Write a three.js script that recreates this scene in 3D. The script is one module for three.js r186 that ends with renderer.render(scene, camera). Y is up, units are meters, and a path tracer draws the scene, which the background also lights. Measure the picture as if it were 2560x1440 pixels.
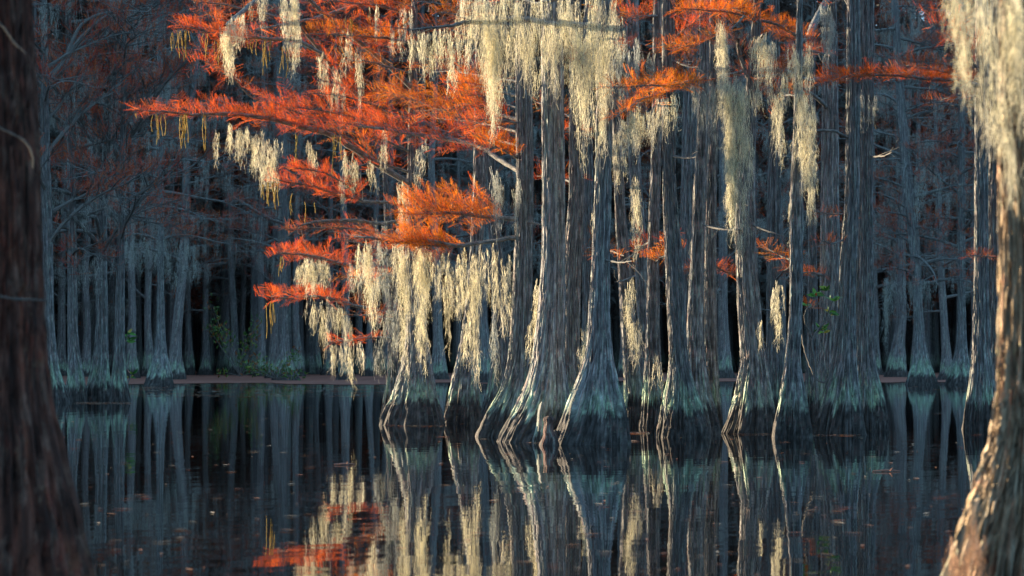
import * as THREE from 'three';
import { mergeGeometries } from 'three/addons/utils/BufferGeometryUtils.js';
import { createNoise3D } from 'simplex-noise';

// ------------------------------------------------------------------ camera, sky, sun, exposure
const scene = new THREE.Scene();
const F = 7111, EYE = 1.22, PITCH = Math.atan(170 / F);          // long lens, seen from a boat; F in pixels of the 2560 px wide photograph
const camera = new THREE.PerspectiveCamera(2 * Math.atan(720 / F) * 180 / Math.PI, 16 / 9, 0.5, 3000);
camera.position.set(0, EYE, 0);
camera.rotation.x = PITCH;
camera.focus = 51;
camera.userData.fStop = 4;
scene.add(camera);
const renderer = new THREE.WebGLRenderer({ antialias: true });
renderer.toneMapping = THREE.LinearToneMapping;
renderer.toneMappingExposure = 4.3;
renderer.shadowMap.enabled = true;

const SUN_AZ = 57 * Math.PI / 180, SUN_EL = 8 * Math.PI / 180;   // low sun, to the left and beyond the trees
const sunDir = new THREE.Vector3(-Math.sin(SUN_AZ) * Math.cos(SUN_EL), Math.sin(SUN_EL), -Math.cos(SUN_AZ) * Math.cos(SUN_EL));
{
  const W = 256, H = 128, data = new Float32Array(W * H * 4);     // clear evening sky: pale at the horizon, deep blue overhead, warmer round the sun
  for (let j = 0; j < H; j++) for (let i = 0; i < W; i++) {
    const up = ((j + 0.5) / H - 0.5) * Math.PI, az = ((i + 0.5) / W - 0.5) * 2 * Math.PI;
    const x = Math.cos(az) * Math.cos(up), y = Math.sin(up), z = Math.sin(az) * Math.cos(up);
    const h = Math.pow(1 - Math.max(0, y), 3), c = Math.max(0, x * sunDir.x + y * sunDir.y + z * sunDir.z), g = Math.pow(c, 6);
    const o = (j * W + i) * 4;
    data[o] = 0.062 + 0.062 * h + 0.08 * g * h;
    data[o + 1] = 0.131 + 0.076 * h + 0.04 * g * h;
    data[o + 2] = 0.212 + 0.06 * h + 0.01 * g * h;
    data[o + 3] = 1;
  }
  const sky = new THREE.DataTexture(data, W, H, THREE.RGBAFormat, THREE.FloatType);
  sky.mapping = THREE.EquirectangularReflectionMapping;
  sky.magFilter = THREE.LinearFilter;
  sky.needsUpdate = true;
  scene.background = sky;
  scene.environment = sky;
}
const sun = new THREE.DirectionalLight(new THREE.Color().setRGB(1, 0.79, 0.53), 5);
sun.position.copy(sunDir).multiplyScalar(200).add(new THREE.Vector3(0, 0, -45));
sun.target.position.set(0, 0, -45);
sun.castShadow = true;
sun.shadow.mapSize.set(4096, 4096);
Object.assign(sun.shadow.camera, { left: -60, right: 60, top: 40, bottom: -20, near: 1, far: 400 });
scene.add(sun, sun.target);

// ------------------------------------------------------------------ helpers
function rnd(seed) {
  let s = seed | 0;
  return () => { s = (s + 0x6d2b79f5) | 0; let t = Math.imul(s ^ (s >>> 15), 1 | s); t = (t + Math.imul(t ^ (t >>> 7), 61 | t)) ^ t; return ((t ^ (t >>> 14)) >>> 0) / 4294967296; };
}
const n3 = createNoise3D(rnd(77));
const clamp = (x, a = 0, b = 1) => Math.min(b, Math.max(a, x));
const sstep = (a, b, x) => { const t = clamp((x - a) / (b - a)); return t * t * (3 - 2 * t); };
const mix = (a, b, t) => a + (b - a) * t;
const mix3 = (a, b, t) => [mix(a[0], b[0], t), mix(a[1], b[1], t), mix(a[2], b[2], t)];
const V = (x, y, z) => new THREE.Vector3(x, y, z);
const SP = Math.sin(PITCH), CP = Math.cos(PITCH);
function P(px, py, d) {                                           // the point at distance d in front of the viewer that lies at a spot of the photograph
  const cx = (px - 1280) / F, cy = (720 - py) / F, y = cy * CP + SP, z = CP - cy * SP, k = d / z;
  return V(cx * k, EYE + y * k, -d);
}
function depthOf(wy) { const cy = (720 - wy) / F, y = cy * CP + SP, z = CP - cy * SP; return EYE * z / -y; }   // distance of a waterline

const taken = new Map();
function numbered(name) { const n = taken.get(name) ?? 0; taken.set(name, n + 1); return n ? name + '_' + String(n).padStart(3, '0') : name; }
function tag(o, label, category, group, kind) {
  o.userData.label = label; o.userData.category = category;
  if (group) o.userData.group = group;
  if (kind) o.userData.kind = kind;
  return o;
}
function thing(name, label, category, base, group) {
  const o = new THREE.Group(); o.name = numbered(name);
  o.position.copy(base); scene.add(o);
  return tag(o, label, category, group);
}
function shade(o) { o.castShadow = true; o.receiveShadow = true; return o; }
// geometry is in world axes; a part of a thing is shifted by the thing's base
function part(parent, name, geo, mat) {
  const m = shade(new THREE.Mesh(geo, mat)); m.name = name;
  if (parent.isMesh) m.position.set(0, 0, 0); else m.position.copy(parent.position).negate();
  parent.add(m); return m;
}
const M4 = new THREE.Matrix4(), COL = new THREE.Color();
function instPart(parent, name, geo, mat, list) {                 // list of [Matrix4, [r, g, b]?]
  if (!list.length) return null;
  const m = shade(new THREE.InstancedMesh(geo, mat, list.length)); m.name = name;
  list.forEach(([mm, c], i) => { m.setMatrixAt(i, mm); if (c) m.setColorAt(i, COL.setRGB(c[0], c[1], c[2])); });
  m.userData.kind = 'stuff';
  if (parent) { if (!parent.isMesh) m.position.copy(parent.position).negate(); parent.add(m); } else scene.add(m);
  return m;
}

// ------------------------------------------------------------------ textures
function tileNoise(W, H, fx, fy, seed) {                          // smooth periodic noise, fx by fy cells
  const r = rnd(seed), g = new Float32Array(fx * fy), out = new Float32Array(W * H);
  for (let i = 0; i < g.length; i++) g[i] = r();
  for (let y = 0; y < H; y++) {
    const v = y / H * fy, j = Math.floor(v), tv = v - j, sv = tv * tv * (3 - 2 * tv), j0 = (j % fy) * fx, j1 = ((j + 1) % fy) * fx;
    for (let x = 0; x < W; x++) {
      const u = x / W * fx, i = Math.floor(u), tu = u - i, su = tu * tu * (3 - 2 * tu), i0 = i % fx, i1 = (i + 1) % fx;
      out[y * W + x] = mix(mix(g[j0 + i0], g[j0 + i1], su), mix(g[j1 + i0], g[j1 + i1], su), sv);
    }
  }
  return out;
}
function dataTex(W, H, f, srgb) {
  const d = new Uint8Array(W * H * 4);
  for (let i = 0; i < W * H; i++) { const c = f(i); for (let k = 0; k < 3; k++) d[i * 4 + k] = clamp(c[k]) * 255; d[i * 4 + 3] = 255; }
  const t = new THREE.DataTexture(d, W, H);
  t.wrapS = t.wrapT = THREE.RepeatWrapping; t.magFilter = THREE.LinearFilter; t.minFilter = THREE.LinearMipmapLinearFilter; t.generateMipmaps = true;
  if (srgb) t.colorSpace = THREE.SRGBColorSpace;
  t.needsUpdate = true; return t;
}
let barkMap, barkBump;
{
  const W = 512, H = 512;
  const a = tileNoise(W, H, 14, 3, 1), b = tileNoise(W, H, 30, 5, 2), c = tileNoise(W, H, 64, 14, 3), e = tileNoise(W, H, 128, 60, 4), p = tileNoise(W, H, 6, 5, 5), q = tileNoise(W, H, 40, 40, 6);
  const hgt = new Float32Array(W * H);
  for (let i = 0; i < W * H; i++) hgt[i] = 0.4 * (1 - Math.abs(2 * a[i] - 1)) + 0.35 * (1 - Math.abs(2 * b[i] - 1)) + 0.17 * c[i] + 0.08 * e[i];
  barkBump = dataTex(W, H, (i) => [hgt[i], hgt[i], hgt[i]]);
  // fibres of differing age: weathered grey, reddish inner bark, specks of lichen
  barkMap = dataTex(W, H, (i) => {
    const w = 0.38 + 0.34 * b[i] + 0.3 * c[i] + 0.14 * (e[i] - 0.5), red = sstep(0.62, 0.8, p[i]) * sstep(0.5, 0.75, c[i]) * 0.35, li = sstep(0.72, 0.8, q[i]) * sstep(0.45, 0.7, p[i]);
    let col = [w * (1 + 0.18 * red), w * (1 - 0.25 * red), w * (1 - 0.3 * red)];
    col = mix3(col, [0.86, 0.92, 0.86], li * 0.6);
    return col;
  }, true);
}
const barkMat = new THREE.MeshStandardMaterial({ map: barkMap, bumpMap: barkBump, bumpScale: 0.03, roughness: 0.95, vertexColors: true });
const limbMat = new THREE.MeshStandardMaterial({ map: barkMap, bumpMap: barkBump, bumpScale: 0.008, roughness: 0.95, color: new THREE.Color().setRGB(0.36, 0.35, 0.33) });
const needleMat = new THREE.MeshPhysicalMaterial({ color: 0xffffff, roughness: 1, transmission: 0.42, thickness: 0, specularIntensity: 0.2, side: THREE.DoubleSide });
const mossMat = new THREE.MeshPhysicalMaterial({ color: 0xffffff, roughness: 1, transmission: 0.45, thickness: 0, specularIntensity: 0.2, side: THREE.DoubleSide });
const leafMat = new THREE.MeshPhysicalMaterial({ color: 0xffffff, roughness: 0.6, transmission: 0.3, thickness: 0, side: THREE.DoubleSide, vertexColors: true });
const catkinMat = new THREE.MeshStandardMaterial({ color: new THREE.Color().setRGB(0.42, 0.26, 0.035), roughness: 0.9 });

// ------------------------------------------------------------------ shapes
// trunk: control points from the bottom up {y, x, z, r}; the outline swells into a fluted foot
function sampleCp(cp, y) {
  let i = 0; while (i < cp.length - 2 && y > cp[i + 1].y) i++;
  const a = cp[Math.max(0, i - 1)], b = cp[i], c = cp[i + 1], d = cp[Math.min(cp.length - 1, i + 2)], h = c.y - b.y, t = clamp((y - b.y) / h);
  const out = {};
  for (const k of ['x', 'z', 'r']) {
    const m0 = (c[k] - a[k]) / Math.max(1e-6, c.y - a.y) * h, m1 = (d[k] - b[k]) / Math.max(1e-6, d.y - b.y) * h, t2 = t * t, t3 = t2 * t;
    out[k] = (2 * t3 - 3 * t2 + 1) * b[k] + (t3 - 2 * t2 + t) * m0 + (-2 * t3 + 3 * t2) * c[k] + (t3 - t2) * m1;
  }
  out.r = Math.max(0.006, out.r);
  return out;
}
const BARK = { a: [0.295, 0.287, 0.287], b: [0.15, 0.143, 0.143], pale: [0.42, 0.40, 0.385], lichen: [0.33, 0.37, 0.33], band: [0.33, 0.45, 0.32], wet: [0.062, 0.056, 0.053] };
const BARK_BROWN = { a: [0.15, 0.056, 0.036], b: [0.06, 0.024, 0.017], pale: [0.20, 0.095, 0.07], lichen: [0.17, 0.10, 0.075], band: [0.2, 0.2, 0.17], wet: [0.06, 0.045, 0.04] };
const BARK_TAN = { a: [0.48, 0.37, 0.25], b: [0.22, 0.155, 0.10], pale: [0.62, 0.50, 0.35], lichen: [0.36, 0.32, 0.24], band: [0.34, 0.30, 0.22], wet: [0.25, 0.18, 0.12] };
function trunkGeo(cp, seed, { segs = 160, dy = 0.05, dy2 = 0.12, fineTop = 1.6, coarse = 7.5, pal = BARK, bandLo = 0.42, bandHi = 0.74, strips = 1, lobes = 1, mid = 2.2 } = {}) {
  const y0 = cp[0].y, y1 = cp[cp.length - 1].y, ys = [];
  for (let y = y0; y < y1;) { ys.push(y); y += y < -0.12 ? 0.2 : y < fineTop ? dy : y < coarse ? dy2 : 0.5; }
  ys.push(y1);
  const rMid = sampleCp(cp, mid).r, N = Math.max(1, Math.round(2 * Math.PI * rMid / 0.5)), R = ys.length, S = segs + 1;
  const pos = new Float32Array(R * S * 3), uv = new Float32Array(R * S * 2), col = new Float32Array(R * S * 3), so = seed * 7.31, tone = 0.84 + 0.3 * ((seed * 0.618) % 1), bHi = bandHi + 0.2 * ((seed * 0.377) % 1) - 0.1;
  const k1 = 1.2, k2 = 3.6 + (seed % 3) * 0.5, k3 = Math.min(segs / 16, 6.5 + 20 * rMid), k4 = Math.min(segs / 7.5, 13 + 45 * rMid);
  for (let j = 0; j < R; j++) {
    const y = ys[j], c = sampleCp(cp, y), f = clamp(c.r / rMid - 1, 0, 1.6), top = y > coarse ? 0.5 : 1;
    for (let i = 0; i < S; i++) {
      const th = (i % segs) / segs * 2 * Math.PI, cs = Math.cos(th), sn = Math.sin(th);
      const wv = 0.16 * n3(so, y * 0.45, th < 0 ? 0 : 3.3);                  // the fibres wander round the stem
      const c2 = Math.cos(th + wv), s2 = Math.sin(th + wv);
      const L = n3(c2 * k1 + so, s2 * k1, y * 0.16), fold = 1 - 2 * Math.abs(n3(c2 * k2 + so, s2 * k2, y * 0.22 + so));
      const rid = 1.5 * Math.sqrt(Math.min(1, 2.4 * Math.abs(n3(c2 * k3, s2 * k3 + so, y * 0.62 + 0.3 * L)))) - 1, fine = n3(c2 * k4 + so, s2 * k4, y * 2.2);
      let r = c.r * (1 + lobes * (0.05 + 0.07 * f) * L) + lobes * c.r * 0.05 * Math.min(1, f) * fold;
      r += top * strips * ((0.017 + 0.018 * Math.min(1, f)) * rid + (0.009 + 0.003 * f) * fine) * Math.min(1, c.r / 0.1);
      const o = j * S + i;
      pos[o * 3] = c.x + r * cs; pos[o * 3 + 1] = y; pos[o * 3 + 2] = c.z - r * sn;
      uv[o * 2] = i / segs * N; uv[o * 2 + 1] = y;
      const st = n3(c2 * 8 + so, s2 * 8, y * 0.8 + 9), st2 = n3(c2 * 17, s2 * 17 + so, y * 1.3 + 3), bl = n3(c2 * 2.2 * 1.7 + so, s2 * 3.7, y * 2.6), gr = n3(c2 * 16 + so, s2 * 16, y * 16);
      let q = mix3(pal.a, pal.b, sstep(-0.5, 0.6, st + 0.35 * st2));
      q = mix3(q, pal.pale, 0.8 * sstep(0.55, 0.95, st2 - 0.3 * st));
      q = mix3(q, pal.lichen, 0.8 * sstep(0.36, 0.5, bl + 0.4 * gr));
      const patch = n3(c2 * 1.6 + so, s2 * 1.6, y * 0.9 + so), red = sstep(0.55, 0.75, n3(c2 * 6, s2 * 6 + so, y * 0.7));
      q = mix3(q, [q[0] * 1.1, q[1] * 0.72, q[2] * 0.66], 0.7 * red).map((x) => x * tone);
      const edge = 0.13 * n3(c2 * 2.5 + so, s2 * 2.5, 5) + 0.08 * gr;              // high-water lichen crust with a ragged outline, black soaked bark below
      const cr = sstep(bandLo - 0.03, bandLo + 0.05, y + edge) * sstep(bHi + 0.1, bHi - 0.08, y + 2 * edge + 0.1 * st2 + 0.1 * gr) * (0.25 + 0.75 * sstep(-0.4, 0.2, patch));
      q = mix3(q, pal.band, cr * sstep(-0.9, 0.1, gr + 0.6 * st2 + 0.3));
      q = mix3(q, mix3(pal.wet, q, 0.22 * sstep(-0.1, 0.7, st2 + 0.4 * gr)), sstep(bandLo + 0.05, bandLo - 0.07, y + edge + 0.05 * st2));
      col[o * 3] = q[0] * 1.75; col[o * 3 + 1] = q[1] * 1.75; col[o * 3 + 2] = q[2] * 1.75;   // the fibre map averages under one
    }
  }
  const idx = [];
  for (let j = 0; j < R - 1; j++) for (let i = 0; i < segs; i++) { const a = j * S + i, b = a + 1, c = a + S, d = c + 1; idx.push(a, b, d, a, d, c); }
  const g = new THREE.BufferGeometry();
  g.setAttribute('position', new THREE.BufferAttribute(pos, 3)); g.setAttribute('uv', new THREE.BufferAttribute(uv, 2)); g.setAttribute('color', new THREE.BufferAttribute(col, 3));
  g.setIndex(idx); g.computeVertexNormals();
  const nm = g.attributes.normal;
  for (let j = 0; j < R; j++) { const a = j * S, b = a + segs, v = V(nm.getX(a) + nm.getX(b), nm.getY(a) + nm.getY(b), nm.getZ(a) + nm.getZ(b)).normalize(); nm.setXYZ(a, v.x, v.y, v.z); nm.setXYZ(b, v.x, v.y, v.z); }
  return g;
}
// tube through points [Vector3, radius]
function tube(pts, segs = 6, sub = 3, wob = 0, rng = null) {
  const c = new THREE.CatmullRomCurve3(pts.map((p) => p[0]), false, 'centripetal'), n = Math.max(2, (pts.length - 1) * sub), pos = [], nor = [], uv = [], idx = [];
  let U = null, len = 0, prev = null;
  for (let i = 0; i <= n; i++) {
    const t = i / n, q = t * (pts.length - 1), k = Math.min(pts.length - 2, Math.floor(q)), r0 = mix(pts[k][1], pts[k + 1][1], q - k);
    const p = c.getPoint(t), T = c.getTangent(t);
    if (wob && i > 0 && i < n) p.add(V((rng() - 0.5) * wob, (rng() - 0.5) * wob, (rng() - 0.5) * wob));
    if (prev) len += p.distanceTo(prev); prev = p;
    if (!U) U = Math.abs(T.y) < 0.9 ? V(0, 1, 0) : V(1, 0, 0);
    U = U.clone().addScaledVector(T, -U.dot(T)).normalize();
    const B = T.clone().cross(U);
    const r = r0 * (wob ? 0.88 + 0.24 * rng() : 1);
    for (let s = 0; s <= segs; s++) {
      const a = s / segs * 2 * Math.PI, nx = U.clone().multiplyScalar(Math.cos(a)).addScaledVector(B, Math.sin(a));
      pos.push(p.x + nx.x * r, p.y + nx.y * r, p.z + nx.z * r); nor.push(nx.x, nx.y, nx.z); uv.push(s / segs, len * 2);
    }
  }
  for (let i = 0; i < n; i++) for (let s = 0; s < segs; s++) { const a = i * (segs + 1) + s, b = a + 1, d = a + segs + 1, e = d + 1; idx.push(a, b, e, a, e, d); }
  const g = new THREE.BufferGeometry();
  g.setAttribute('position', new THREE.Float32BufferAttribute(pos, 3)); g.setAttribute('normal', new THREE.Float32BufferAttribute(nor, 3)); g.setAttribute('uv', new THREE.Float32BufferAttribute(uv, 2)); g.setIndex(idx);
  return g;
}
function triGeo(tris) {
  const g = new THREE.BufferGeometry();
  g.setAttribute('position', new THREE.Float32BufferAttribute(tris.flat(), 3)); g.computeVertexNormals();
  return g;
}
// one feathery branchlet of a bald cypress, one unit long along +y
function branchletGeo(seed, pairs = 8, w = 0.034) {
  const r = rnd(seed), t = [];
  const bend = (y) => [0.06 * Math.sin(y * 2.2 + seed), y, 0.05 * Math.sin(y * 3 + 1)];
  for (let k = 0; k < 3; k++) { const a = bend(k / 3), b = bend((k + 1) / 3), h = 0.014 * (1 - k * 0.25); t.push(a[0] - h, a[1], a[2], a[0] + h, a[1], a[2], b[0], b[1], b[2]); }
  for (let i = 0; i < pairs; i++) for (const s of [-1, 1]) {
    const y = 0.08 + 0.88 * (i + 0.5 * r()) / pairs, p = bend(y), L = (0.115 - 0.06 * Math.abs(y - 0.45)) * (0.8 + 0.4 * r()), up = 0.8 + 0.4 * r(), z = (r() - 0.5) * 0.08;
    t.push(p[0], p[1] - w * 0.5, p[2], p[0] + s * L * 0.7, p[1] + L * up, p[2] + z, p[0], p[1] + w * 0.5, p[2]);
  }
  return triGeo([t]);
}
const BRANCHLETS = [branchletGeo(11), branchletGeo(23)], BRANCHLET_FAR = branchletGeo(31, 5, 0.07);
// a tress of moss 24 cm long (-y): fine wavy threads with short curls
function mossGeo(seed, threads = 5, hooks = 10, w = 0.0042) {
  const r = rnd(seed), t = [], q = w / 2;
  const bit = (a, b, az, q0, q1) => { const x = -Math.sin(az), z = Math.cos(az); t.push(a[0] - x * q0, a[1], a[2] - z * q0, a[0] + x * q0, a[1], a[2] + z * q0, b[0] + x * q1, b[1], b[2] + z * q1, a[0] - x * q0, a[1], a[2] - z * q0, b[0] + x * q1, b[1], b[2] + z * q1, b[0] - x * q1, b[1], b[2] - z * q1); };
  const path = [];
  for (let k = 0; k < threads; k++) {
    const az = r() * 6.283, ph = r() * 6.283, R0 = 0.012 + 0.04 * r(), y0 = -0.06 * r(), L = 0.18 + 0.2 * r();
    let p = null;
    for (let i = 0; i <= 5; i++) { const u = i / 5, a = az + 1.1 * Math.sin(ph + u * 4), n = [Math.cos(a) * R0 * (0.5 + u * 0.8), y0 - u * L, Math.sin(a) * R0 * (0.5 + u * 0.8)]; if (p) { bit(p, n, az + i, q * (1.05 - u * 0.5), q * (1 - u * 0.6)); path.push(n); } p = n; }
  }
  for (let h = 0; h < hooks; h++) {
    const p0 = path[Math.floor(r() * path.length)], az = r() * 6.283, L = 0.035 + 0.065 * r() * r(), az2 = az + (r() - 0.5) * 2.8, u = 0.7 - 1.9 * r();
    const p1 = [p0[0] + Math.cos(az) * L * 0.55, p0[1] + L * 0.5 * u, p0[2] + Math.sin(az) * L * 0.55], p2 = [p1[0] + Math.cos(az2) * L * 0.4, p1[1] + L * (r() * 1.1 - 0.7), p1[2] + Math.sin(az2) * L * 0.4];
    bit(p0, p1, az, q * 0.95, q * 0.75); bit(p1, p2, az2, q * 0.75, q * 0.2);
  }
  return triGeo([t]);
}
const MOSS = [mossGeo(5), mossGeo(6), mossGeo(7)], MOSS_FAR = mossGeo(8, 3, 9, 0.006);
const YUP = V(0, 1, 0), Q = new THREE.Quaternion(), Q2 = new THREE.Quaternion();
function along(p, dir, roll, len, wide = len) {
  Q.setFromUnitVectors(YUP, dir); Q2.setFromAxisAngle(YUP, roll);
  return new THREE.Matrix4().compose(p, Q.clone().multiply(Q2), V(wide, len, wide));
}
const ORANGE = [0.82, 0.20, 0.022], REDDISH = [0.74, 0.12, 0.03], RUST = [0.42, 0.10, 0.035], DULL = [0.60, 0.125, 0.07];
function leafTint(base, r) { const k = 0.55 + 0.75 * r(), t = r(); return [Math.min(0.92, base[0] * k * (0.92 + 0.14 * t)), base[1] * k * (0.6 + 1.0 * t), base[2] * k]; }
// twigs with upright combs of branchlets along a stretch of a branch
function spray(pts, { from = 0.3, to = 1, twigs = 30, len = 0.35, rate = 60, bl = 0.13, tint = ORANGE, up = 0.25, seed = 1, wide = 1, twigR = 0.0045 }) {
  const r = rnd(seed), c = new THREE.CatmullRomCurve3(pts.map((p) => p[0]), false, 'centripetal'), twig = [], leaves = [];
  twigs = Math.round(twigs * 1.05); len *= 1.25; rate *= 0.6; bl *= 1.25;
  for (let i = 0; i < twigs; i++) {
    const t = mix(from, to, (i + r()) / twigs), p = c.getPoint(t), T = c.getTangent(t), S = V(-T.z, 0, T.x).normalize(), side = r() < 0.5 ? -1 : 1;
    const L = len * (0.35 + 0.9 * r()) * (1 - 0.4 * sstep(0.8, 1, t)), upright = r() < 0.5, tone = 0.7 + 0.5 * r();
    const d0 = T.clone().multiplyScalar(0.25 + 0.7 * r()).addScaledVector(S, side * (0.1 + 0.9 * r()) * wide).addScaledVector(YUP, up * (r() * 2.6 - 0.7)).normalize();
    const d1 = d0.clone().add(V((r() - 0.5) * 0.4, -0.35 * r(), (r() - 0.5) * 0.4)).normalize();
    const q = [p, p.clone().addScaledVector(d0, L * 0.5), p.clone().addScaledVector(d0, L * 0.5).addScaledVector(d1, L * 0.5)];
    twig.push(tube([[q[0], twigR], [q[1], twigR * 0.8], [q[2], twigR * 0.4]], 3, 2));
    const n = Math.round(L * rate), tilt = (r() - 0.5) * 1.5;
    for (let k = 0; k < n; k++) {
      const u = 0.12 + 0.88 * (k + 0.6 * r()) / n, pp = u < 0.5 ? q[0].clone().lerp(q[1], u * 2) : q[1].clone().lerp(q[2], u * 2 - 1), dd = u < 0.5 ? d0 : d1, sd = V(-dd.z, 0, dd.x).normalize(), s2 = k % 2 ? 1 : -1;
      const dir = dd.clone().multiplyScalar(0.4 + 0.35 * r());
      if (upright) dir.addScaledVector(YUP, 0.75 + 0.3 * r()).addScaledVector(sd, s2 * 0.5 * r()); else dir.addScaledVector(sd, s2 * 0.9 * Math.cos(tilt)).addScaledVector(YUP, s2 * 0.9 * Math.sin(tilt) + 0.3 * (r() - 0.5));
      const cl = leafTint(tint, r);
      leaves.push([along(pp, dir.normalize(), r() * 6.283, bl * (0.45 + 0.55 * Math.sin(Math.PI * Math.min(1, u * 0.85 + 0.1)) + 0.25 * r()), bl * (0.8 + 0.3 * r())), cl.map((x) => x * tone)]);
    }
  }
  return { twig, leaves };
}
let leafKind = 0;
// a branch given by spots of the photograph [px, py, radius in px], from the stem outwards, at distances d0 .. d1
function branch(tree, px, d0, d1, sprays = [], { mat = limbMat, segs = 7, bare = 0, seed = 1, wob = 0.012 } = {}) {
  const r = rnd(seed * 131 + 7), n = px.length - 1;
  const pts = px.map(([x, y, rad], i) => { const d = mix(d0, d1, i / n); return [P(x, y, d).add(V(0, 0, i && i < n ? (r() - 0.5) * 0.25 : 0)), rad * d / F]; });
  const geos = [tube(pts, segs, 5, wob, r)], leaves = [];
  sprays.forEach((s, i) => { const o = spray(pts, { seed: seed * 17 + i * 3 + 1, ...s }); geos.push(...o.twig); leaves.push(...o.leaves); });
  const c = new THREE.CatmullRomCurve3(pts.map((p) => p[0]));
  for (let i = 0; i < bare; i++) {                                // leafless side twigs
    const t = 0.25 + 0.75 * (i + r()) / bare, p = c.getPoint(t), T = c.getTangent(t), d = T.clone().multiplyScalar(0.5 + 0.5 * r()).add(V((r() - 0.5) * 1.1, (r() - 0.4) * 0.9, (r() - 0.5) * 1.4)).normalize(), L = 0.25 + 0.5 * r();
    const m = p.clone().addScaledVector(d, L * 0.5).add(V(0, (r() - 0.5) * 0.08, 0));
    geos.push(tube([[p, 0.006], [m, 0.004], [m.clone().addScaledVector(d, L * 0.5).add(V((r() - 0.5) * 0.15, (r() - 0.6) * 0.15, 0)), 0.002]], 4, 3));
  }
  const b = part(tree, 'branch', mergeGeometries(geos), mat);
  instPart(b, 'foliage', BRANCHLETS[leafKind++ % 2], needleMat, leaves);
  return b;
}
// hanging moss: columns [px, top, bottom, half width px, strands] at distance d
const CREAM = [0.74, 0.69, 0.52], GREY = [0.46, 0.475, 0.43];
function moss(label, d, cols, { tint = CREAM, group, seed = 1, depth = 1, geo = null, size = 1, open = 1, thin = 1 } = {}) {
  const r = rnd(seed * 977 + 3), list = [], step = 0.17 * size;
  let base = null;
  for (const [x, y0, y1, hw, n] of cols) {
    const top = P(x, y0, d), bot = P(x, y1, d), L = top.y - bot.y, W = hw * d / F;
    if (!base || top.y > base.y) base = top.clone();
    for (let i = 0; i < n * 0.37 * thin; i++) {
      const g = () => (r() + r() + r()) * 2 / 3 - 1, ox = g() * 1.25, oz = g() * 1.25, e = Math.min(1, Math.hypot(ox, oz) * 0.8), len = L * (i < 2 ? 0.85 + 0.2 * r() : (0.22 + 0.78 * Math.pow(r(), 1.3)) * (1 - 0.45 * e * r())), a = r() * 6.283, am = 0.02 + 0.05 * r(), jy = (r() * 0.3 - 0.06) * Math.min(L, 1.2);
      const k = Math.max(1, Math.round(len / step)), cl = [tint[0], tint[1], tint[2]], v = 0.72 + 0.5 * r();
      for (let s = 0; s < k; s++) {
        const h = s / k, pinch = 1 - 0.55 * h * h * open, w1 = am * Math.sin(a + h * L * 5), w2 = am * Math.cos(a * 1.7 + h * L * 4);
        const p = V(top.x + ox * W * pinch + w1, top.y - jy - s * step, top.z + oz * W * depth * pinch + w2);
        const q = new THREE.Quaternion().setFromEuler(new THREE.Euler((r() - 0.5) * 0.3, r() * 6.283, (r() - 0.5) * 0.3)), sc = size * (0.75 + 0.6 * r()), kk = v * (0.85 + 0.3 * r());
        list.push([new THREE.Matrix4().compose(p, q, V(sc, sc, sc)), [cl[0] * kk, cl[1] * kk, cl[2] * kk * (0.9 + 0.15 * r())]]);
      }
    }
  }
  const t = thing('spanish_moss', label, 'moss', base, group);
  instPart(t, 'strands', geo ?? MOSS[seed % 3], mossMat, list);
  return t;
}
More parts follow.
